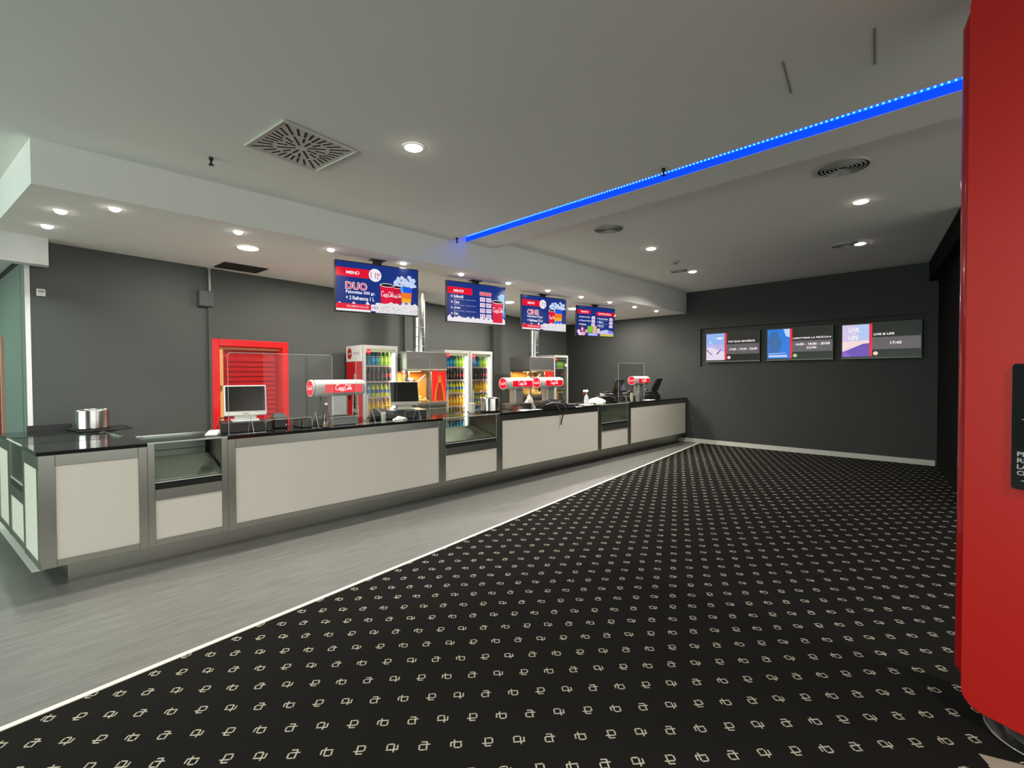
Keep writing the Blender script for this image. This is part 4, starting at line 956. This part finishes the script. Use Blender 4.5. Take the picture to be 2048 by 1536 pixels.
def cup(s, U, V, u0, u1, v0, v1, y, tone='E0103C'):
    MB().poly([(U(u0+.015), V(v0)), (U(u1-.015), V(v0)), (U(u1), V(v1)), (U(u0), V(v1))], y).build('cup_picture', lum(tone), s)
    x0, x1 = U(u0), U(u1); cx = (x0+x1)/2
    MB().disc(cx, V(v1), (x1-x0)/2+.004, (x1-x0)*.13, y-.0005).build('cup_rim', lum('F6F2F4'), s)
    MB().disc(cx, V(v1), (x1-x0)/2-.006, (x1-x0)*.095, y-.001).build('cup_drink', lum('1C1012'), s)
    script_logo(MB(), x0+.01, x1-.006, V(v0+(v1-v0)*.58), y-.001, (x1-x0)*.42).build('script_lettering', lum('F8EFF2'), s)
def tubp(s, U, V, u0, u1, v0, v1, vp, y):
    """striped popcorn tub with its heap"""
    B = [('1E62E8', 0, .26), ('F0B020', .26, .46), ('F07828', .46, .74), ('1858E8', .74, 1)]
    for c, f0, f1 in B:
        i0, i1 = .02*(1-f0), .02*(1-f1)
        MB().poly([(U(u0+i0), V(v0+(v1-v0)*f0)), (U(u1-i0), V(v0+(v1-v0)*f0)), (U(u1-i1), V(v0+(v1-v0)*f1)), (U(u0+i1), V(v0+(v1-v0)*f1))], y).build('tub_picture', lum(c), s)
        MB().poly([(U(u0+i0), V(v0+(v1-v0)*f0)), (U(u0+i0+.03), V(v0+(v1-v0)*f0)), (U(u0+i1+.03), V(v0+(v1-v0)*f1)), (U(u0+i1), V(v0+(v1-v0)*f1))], y-.0004).build('tub_shine', lum({'1E62E8': '30B8F8', '1858E8': '28B0F8'}.get(c, 'F8B060')), s) if c in ('1E62E8', '1858E8') else None
    rnd = random.Random(4); mb = MB(); mb2 = MB(); cu = (u0+u1)/2
    for _ in range(80):
        a = rnd.uniform(0, math.pi); q = rnd.random()**.5
        mb.disc(U(cu-.01+(u1-u0)*1.0*math.cos(a)*q), V(v1+(vp-v1)*math.sin(a)*q*.92+.015), .020, .018, y-.0006, 9)
    mb.build('popcorn_picture', lum('C8D8F4'), s)
    for _ in range(44):
        a = rnd.uniform(0, math.pi); q = rnd.random()**.5
        mb2.disc(U(cu-.01+(u1-u0)*.9*math.cos(a)*q), V(v1+(vp-v1)*math.sin(a)*q*.85+.01), .006, .005, y-.0010, 7)
    mb2.build('popcorn_shade', lum('93A6C8'), s)
def txt(s, U, V, body, u0, u1, v0, v1, col=WHT, y=-.0045, bold=.025):
    put_text(MB(), body, U(u0), U(u1), V(v0), V(v1), y, bold).build('lettering', lum(col), s)
def menu_big(s, U, V, cap, price, small, unit, title, l1, l2, foot, fprice, two):
    MB().rect(U(0), U(.40), V(.70), V(.88), -.003).build('banner', lum(MRED), s)
    txt(s, U, V, cap, .115, .265, .755, .835)
    if small: MB().disc(U(.455), V(.785), .078, .078, -.0035).build('price_disc', lum('F2ECF6'), s)
    txt(s, U, V, price, .402 if len(price) > 1 else .415, .462, .72, .845, 'A8163A', -.0048, -.01); txt(s, U, V, small, .47, .515, .775, .835, 'A8163A', -.0048, .01); txt(s, U, V, unit, .475, .50, .70, .755, 'A8163A', -.0048, .01)
    txt(s, U, V, title, .105, .36, .44, .60, 'FBE8F0', -.0042, .06); txt(s, U, V, title, .113, .352, .452, .588, 'D81840', -.0048, .012)
    txt(s, U, V, l1, .11, .455, .345, .425); txt(s, U, V, l2, .11, .445, .235, .315)
    MB().poly(popcorn_edge(U(.0), U(.40), V(0), .05, .09, 2, 10), -.0026).build('popcorn_border', lum('EDE6EE'), s)
    MB().poly(popcorn_edge(U(.46), U(1.0), V(0), .11, .05, 5, 14), -.0062).build('popcorn_border', lum('E4E0E4'), s)
    rnd = random.Random(8); mb = MB()
    for _ in range(60): mb.disc(U(rnd.uniform(.5, .99)), V(rnd.uniform(.01, .15)), .012, .004, -.0066, 6)
    mb.build('popcorn_shade', lum('C2BCC0'), s)
    MB().rect(U(0), U(.40), V(.045), V(.155), -.0064).build('foot_banner', lum(MRED), s); txt(s, U, V, foot, .12, .375, .075, .125, 'F8B8C8', -.0070, .02)
    MB().rect(U(.405), U(.505), V(.03), V(.165), -.0066).build('price_tag', lum('F0E6F4'), s); txt(s, U, V, fprice, .415, .49, .06, .135, '4A3A70', -.0072, .01)
    if two:
        cup(s, U, V, .655, .79, .12, .585, -.0034, 'C80C30'); tubp(s, U, V, .775, .925, .14, .60, .85, -.0036); cup(s, U, V, .515, .69, .12, .60, -.0050)
    else:
        tubp(s, U, V, .715, .915, .19, .67, .90, -.0034); cup(s, U, V, .585, .735, .10, .62, -.0050)
T1 = tv((3.031, 5.260, 2.647), R(-10.2), R(1.2), 'menu screen showing two cups and a popcorn tub under MENU DUO')
menu_big(T1[1], T1[2], T1[3], 'MENÚ', '11', '00', '€', 'DUO', 'Palomitas 350 gr.', '+ 2 Refrescos 1 L', 'PALOMITAS DULCES', '+0,5', True)
T2 = tv((4.739, 5.386, 2.660), R(-8.8), R(.3), 'menu screen listing four menus with two price columns')
s, U, V = T2[1:]
MB().rect(U(0), U(.41), V(.70), V(.87), -.003).build('banner', lum(MRED), s); txt(s, U, V, 'MENÚS', .10, .265, .745, .825)
for k, nm in enumerate(['Infantil', 'Cine', 'Joven', 'Dúo']):
    v = .60-k*.145
    MB().disc(U(.07), V(v+.035), .014, .016, -.003).build('bullet', lum('E8B8D0'), s)
    txt(s, U, V, nm, .105, .105+.022*len(nm)*.75+.02, v, v+.075)
    txt(s, U, V, 'Palomitas 80 gr. + Refresco 50 cl', .105, .47, v-.052, v-.022, 'C8CCE8', -.0045, .0)
    for c_, u in enumerate((.545, .655)):
        MB().rect(U(u), U(u+.09), V(v-.035), V(v+.075), -.003).build('price_tag', lum('EAD8EE'), s)
        txt(s, U, V, [['5,5', '6,5'], ['7,0', '8,0'], ['8,5', '9,5'], ['11', '12']][k][c_], u+.018, u+.072, v-.01, v+.052, '8A3060', -.0045, .01)
for u, nm in ((.54, 'NORMAL'), (.65, 'GRANDE')):
    MB().rect(U(u), U(u+.098), V(.72), V(.82), -.003).build('column_head', lum('F0C0CC'), s); MB().rect(U(u+.006), U(u+.092), V(.73), V(.81), -.0035).build('column_head_fill', lum(MRED), s); txt(s, U, V, nm, u+.014, u+.084, .755, .785, 'FFFFFF', -.0045, 0)
MB().poly(popcorn_edge(U(.0), U(1.0), V(0), .045, .07, 6, 26), -.0026).build('popcorn_border', lum('EDE6EE'), s)
MB().poly([(U(.86), V(.74)), (U(.93), V(.82)), (U(.985), V(.80)), (U(.995), V(.5)), (U(.97), V(.2)), (U(.93), V(.2)), (U(.90), V(.6))], -.003).build('tub_picture', lum('8FC6EC'), s)
cup(s, U, V, .76, .965, .04, .595, -.0034)
MB().poly([(U(.955), V(.24)), (U(1), V(.15)), (U(1), V(.38))], -.0066).build('tub_stripe', lum('2E90E8'), s)
T3 = tv((6.400, 5.489, 2.662), R(-7.9), R(.8), 'menu screen showing one cup and a popcorn tub under CINE')
menu_big(T3[1], T3[2], T3[3], 'MENÚ', '7', '70', '€', 'CINE', 'Palomitas 210 gr.', '+ Refresco 75 cl', 'PALOMITAS DULCES', '+0,5', False)
T4 = tv((8.142, 5.611, 2.667), R(-12.2), R(3.4), 'menu screen listing nachos and chocolates with sweets along its foot')
s, U, V = T4[1:]
MB().rect(U(0), U(.34), V(.745), V(.88), -.003).build('banner', lum(MRED), s); txt(s, U, V, 'SNACKS', .09, .28, .785, .845)
MB().rect(U(.50), U(1), V(.715), V(.85), -.003).build('banner', lum(MRED), s); txt(s, U, V, 'CHOCOLATINAS', .55, .90, .755, .815)
for k, nm in enumerate(['Nachos Dip', 'Chupa Chups', 'Nachos']):
    v = .60-k*.125; MB().disc(U(.065), V(v+.03), .012, .014, -.003).build('bullet', lum('E8D8F0'), s); txt(s, U, V, nm, .09, .09+.024*len(nm), v, v+.06)
    MB().rect(U(.375), U(.47), V(v-.025), V(v+.08), -.003).build('price_tag', lum('EAD8EE'), s); txt(s, U, V, ['3,5', '1,0', '4,0'][k], .395, .45, v, v+.055, '9A4070', -.0045, .01)
for k, nm in enumerate(['Palomitas Choco', 'M', 'Kinder']):
    v = .59-k*.125; MB().disc(U(.545), V(v+.03), .012, .014, -.003).build('bullet', lum('E8D8F0'), s); txt(s, U, V, ['Frutos Secos', 'Mini', 'Barrita'][k], .575, .575+.022*[11, 5, 6][k], v, v+.055)
    txt(s, U, V, ['y Chocolate', 'varios sabores', 'unidad'][k], .575, [.82, .80, .70][k], v-.045, v-.015, 'C8CCE8', -.0045, 0)
    MB().rect(U(.86), U(.955), V(v-.03), V(v+.07), -.003).build('price_tag', lum('EAD8EE'), s); txt(s, U, V, ['2,5', '2,0', '1,5'][k], .88, .935, v-.005, v+.05, '9A4070', -.0045, .01)
for (u, v, ru, rv, c_) in [(.05, .13, .04, .05, 'F4C8DC'), (.14, .22, .045, .07, 'A01830'), (.14, .21, .028, .05, 'F4B8C8'), (.25, .15, .045, .05, 'D890A8'), (.09, .05, .05, .045, 'F0D0E0'), (.17, .06, .055, .05, 'E8B0C8')]:
    MB().disc(U(u), V(v), ru, rv*.75, -.003-.0006*(v < .1)-.0003*(ru < .04)).build('sweet_picture', lum(c_), s)
for (u0, u1, v0, v1, c_) in [(.28, .40, .11, .33, '7CC828'), (.41, .52, .08, .34, 'D8B890'), (.53, .61, .10, .26, 'E8C8C8'), (.30, .55, .0, .09, 'B0B0F0'), (.62, .99, .0, .09, 'D8B848')]:
    MB().rect(U(u0), U(u1), V(v0), V(v1), -.0032).build('packet_picture', lum(c_), s)
MB().poly([(U(.58), V(.08)), (U(.99), V(.06)), (U(.99), V(.17)), (U(.80), V(.24)), (U(.62), V(.18))], -.0036).build('packet_picture', lum('C0C4EC'), s); MB().poly([(U(.84), V(.10)), (U(.99), V(.10)), (U(.99), V(.165)), (U(.82), V(.23))], -.0040).build('packet_picture', lum('9088E0'), s)

# ------------------------------------------------------------------ three film screens in the wall recess
def film(yc, zc, W, H, label, art, title, times, dotc):
    t = thing('film_screen', label, 'screen', (X1-.012, yc, zc), R(-90), 'film screens in the wall recess')
    MB().box(-W/2, W/2, 0, .058, -H/2, H/2).build('case', M_blackp, t, bevel=.003)
    MB().box(-W/2, W/2, -.006, .0, -H/2, -H/2+.012).build('bezel_lip', M_greyp, t)
    s = MB().rect(-W/2+.015, W/2-.015, -H/2+.03, H/2-.015, -.0015).build('display', lum('262723', 1.0), t)
    w_, h_ = W-.03, H-.045; U = lambda u: -w_/2+u*w_; V = lambda v: -H/2+.03+v*h_
    MB().rect(U(.40), U(1), V(.22), V(.58), -.0025).build('time_band', lum('615C60'), s)
    MB().rect(U(.365), U(.40), V(.015), V(.985), -.0025).build('red_bar', lum('EE2440'), s)
    MB().disc(U(.445), V(.10), .036, .034, -.003).build('age_badge', lum(dotc), s)
    for i, (c_, pts) in enumerate(art): MB().poly([(U(u), V(v)) for u, v in pts], -.0025-.0005*i).build('poster_picture', lum(c_), s)
    txt(s, U, V, title[0], title[1], title[2], .635, .70, 'FFF4F8', -.0065, .03)
    for body, u0, u1, v0, v1 in times: txt(s, U, V, body, u0, u1, v0, v1, 'FFEFF4', -.0065, .025)
    return t, s, U, V
full = [(0, .015), (.362, .015), (.362, .985), (0, .985)]
film(3.916, 2.19, 1.145, .655, 'wall screen with a pale sky-blue poster listing three times for TOP GUN: MAVERICK',
     [('8FB4EE', full), ('B9B6EA', [(0, .015), (.362, .015), (.362, .55), (0, .62)]), ('E4D8EE', [(0, .015), (.362, .015), (.362, .28), (.1, .5), (0, .45)]),
      ('F4F4FC', [(.18, .80), (.28, .76), (.35, .82), (.26, .84)]), ('E8F0FA', [(.05, .66), (.09, .63), (.11, .66), (.08, .69)]),
      ('3A3850', [(0, .42), (.12, .22), (.12, .19), (0, .38)]), ('3A3850', [(.20, .24), (.29, .41), (.30, .40), (.22, .22)])],
     ('TOP GUN: MAVERICK', .425, .93), [('17:00 - 19:30 - 22:00', .455, .965, .35, .43)], 'F0D8D4')
film(2.626, 2.196, 1.175, .66, 'wall screen with a bright blue poster listing four times for LIGHTYEAR LA PELICULA',
     [('2C7CE0', full), ('BCD8FC', [(.26, .985), (.362, .985), (.362, .70), (.30, .75)]), ('3E6AA8', [(.03, .20), (.20, .20), (.24, .55), (.16, .92), (.05, .90), (.0, .6)]),
      ('C4D2F0', [(.02, .06), (.32, .06), (.32, .13), (.02, .13)]), ('A8C6F4', [(.02, .16), (.30, .18), (.30, .20), (.02, .19)])],
     ('LIGHTYEAR LA PELÍCULA', .415, .985), [('14:00 - 18:00 - 20:00', .455, .965, .42, .50), ('22:00', .62, .77, .31, .38)], '98D890')
_, s, U, V = film(1.328, 2.193, 1.165, .655, 'wall screen with a pink and violet hill poster listing one time for LIVE IS LIFE',
     [('D4C4E8', full), ('B4C8F0', [(.22, .5), (.362, .42), (.362, .985), (.18, .985)]), ('F4D8D8', [(0, .2), (.362, .42), (.362, .5), (0, .48)]), ('6A50B0', [(0, .015), (.362, .015), (.362, .41), (.28, .40), (.04, .19), (0, .17)]), ('8A5CC8', [(0, .015), (.12, .015), (.05, .18), (0, .17)])],
     ('LIVE IS LIFE', .42, .68), [('17:45', .63, .77, .36, .44)], 'F0D0CC')
txt(s, U, V, 'LIVE', .09, .23, .76, .89, 'F4F6FA', -.0068); txt(s, U, V, 'IS', .15, .18, .68, .73, 'E4E8F0', -.0068, .01); txt(s, U, V, 'LIFE', .09, .22, .53, .65, 'F0F2F8', -.0068)
# two small hooks on the far wall by the counter
for k, (px, py) in enumerate([(1385.6, 834), (1385.6, 862)]):
    p = at(px, py, x=X1-.012); t = thing('wall_hook', ['upper', 'lower'][k]+' of two small metal hooks on the dark wall beside the counter', 'hook', (X1, p.y, p.z), R(-90), 'hooks by the counter')
    MB().cyl((0, 0, 0), (0, -.012, 0), .011, .009, 12).build('plate', M_chrome, t, True); MB().cyl((0, -.012, 0), (0, -.03, .006), .005, .006, 8).build('peg', M_chrome, t, True)

# ------------------------------------------------------------------ red column beside the viewer
cdir = Vector((-.42, -.9075, 0)).normalized(); crz = math.atan2(cdir.y, cdir.x)       # along the face, towards the viewer's right
t = thing('red_column', 'tall red clad column with rounded side trim and round metal foot', 'column', (2.976, .057, 0), crz)
# local x along the face, local -y towards the viewer's side
PW, PB, PT = .62, .085, 3.30
r = .075
def rc(x0, x1, z0, z1, r, k=8):
    q = []
    for cx, cz, a0 in [(x1-r, z0+r, -90), (x1-r, z1-r, 0), (x0+r, z1-r, 90), (x0+r, z0+r, 180)]:
        q += [(cx+r*math.cos(R(a0+90*i/k)), cz+r*math.sin(R(a0+90*i/k))) for i in range(k+1)]
    return q
MB().slab(rc(0, PW, PB, PT, r), 0, .03).build('face_panel', M_redcol, t, bevel=.004)
MB().box(-.010, PW+.01, .03, .05, .20, 3.22).build('shadow_gap', mat('deep_red_gap', (.12, .004, .006), .4), t)
for x in (-.018, PW+.018):
    MB().cyl((x, .075, .225), (x, .075, 3.17), .038, .038, 24).build('side_trim', M_redcol2, t, True)
    MB().cyl((x, .075, 3.17), (x, .075, 3.235), .038, .018, 24).build('trim_cap', M_redcol2, t, True); MB().cyl((x, .075, .195), (x, .075, .225), .020, .038, 24).build('trim_cap', M_redcol2, t, True)
MB().box(0, PW, .05, .36, .20, 3.25).build('core', M_redcol2, t)
ce = Vector((3.07, -.235, 0)); loc = Matrix.Rotation(-crz, 4, 'Z') @ (ce-Vector((2.976, .057, 0)))
MB().lathe([(.215, .004), (.215, .012), (.205, .016), (.16, .018), (.001, .018)], 48, (loc.x, loc.y, 0), False).build('foot_plate', M_blackp, t, True)
MB().tube([(loc.x+.213*math.cos(2*math.pi*i/60), loc.y+.213*math.sin(2*math.pi*i/60), .012) for i in range(60)], .007, 8, True).build('foot_rim', M_chrome, t, True)
MB().lathe([(.155, .015), (.15, .05), (.14, .20), (.12, 3.32)], 40, (loc.x, loc.y, 0)).build('pillar', M_steel, t, True)
x0 = .17
sg = MB().slab(rc(x0, x0+.34, 1.115, 1.635, .012), -.022, 0).build('instruction_plate', M_glassblack, t, bevel=.003)
sg['label'] = 'black instruction plate with white lettering'
for k, body in enumerate(['PR', 'RE', 'LA', 'CR']):
    put_text(MB(), body, x0+.020, x0+.056, 1.252-k*.026, 1.271-k*.026, -.0226, .03).build('lettering', mat('grey_white_ink', (.45, .45, .43), .5), sg)
for z in (1.405, 1.152):
    MB().poly([(x0+.030, z), (x0+.075, z-.008), (x0+.075, z+.010)], -.0226).build('arrow_mark', mat('grey_white_ink', (.45, .45, .43), .5), sg)
t = thing('floor_sticker', 'pale paper sticker on the carpet beside the red column foot', 'sticker', (2.78, -.08, .004), R(20))
MB().prism([(.015, .075), (-.22, .03), (-.22, -.20), (.01, -.16)], 0, .001).build('sheet', mat('beige_sticker', (.33, .30, .25), .7), t); MB().prism([(-.02, .04), (-.2, .01), (-.2, .005), (-.02, .035)], .001, .0014).build('ink_line', M_greyp, t)
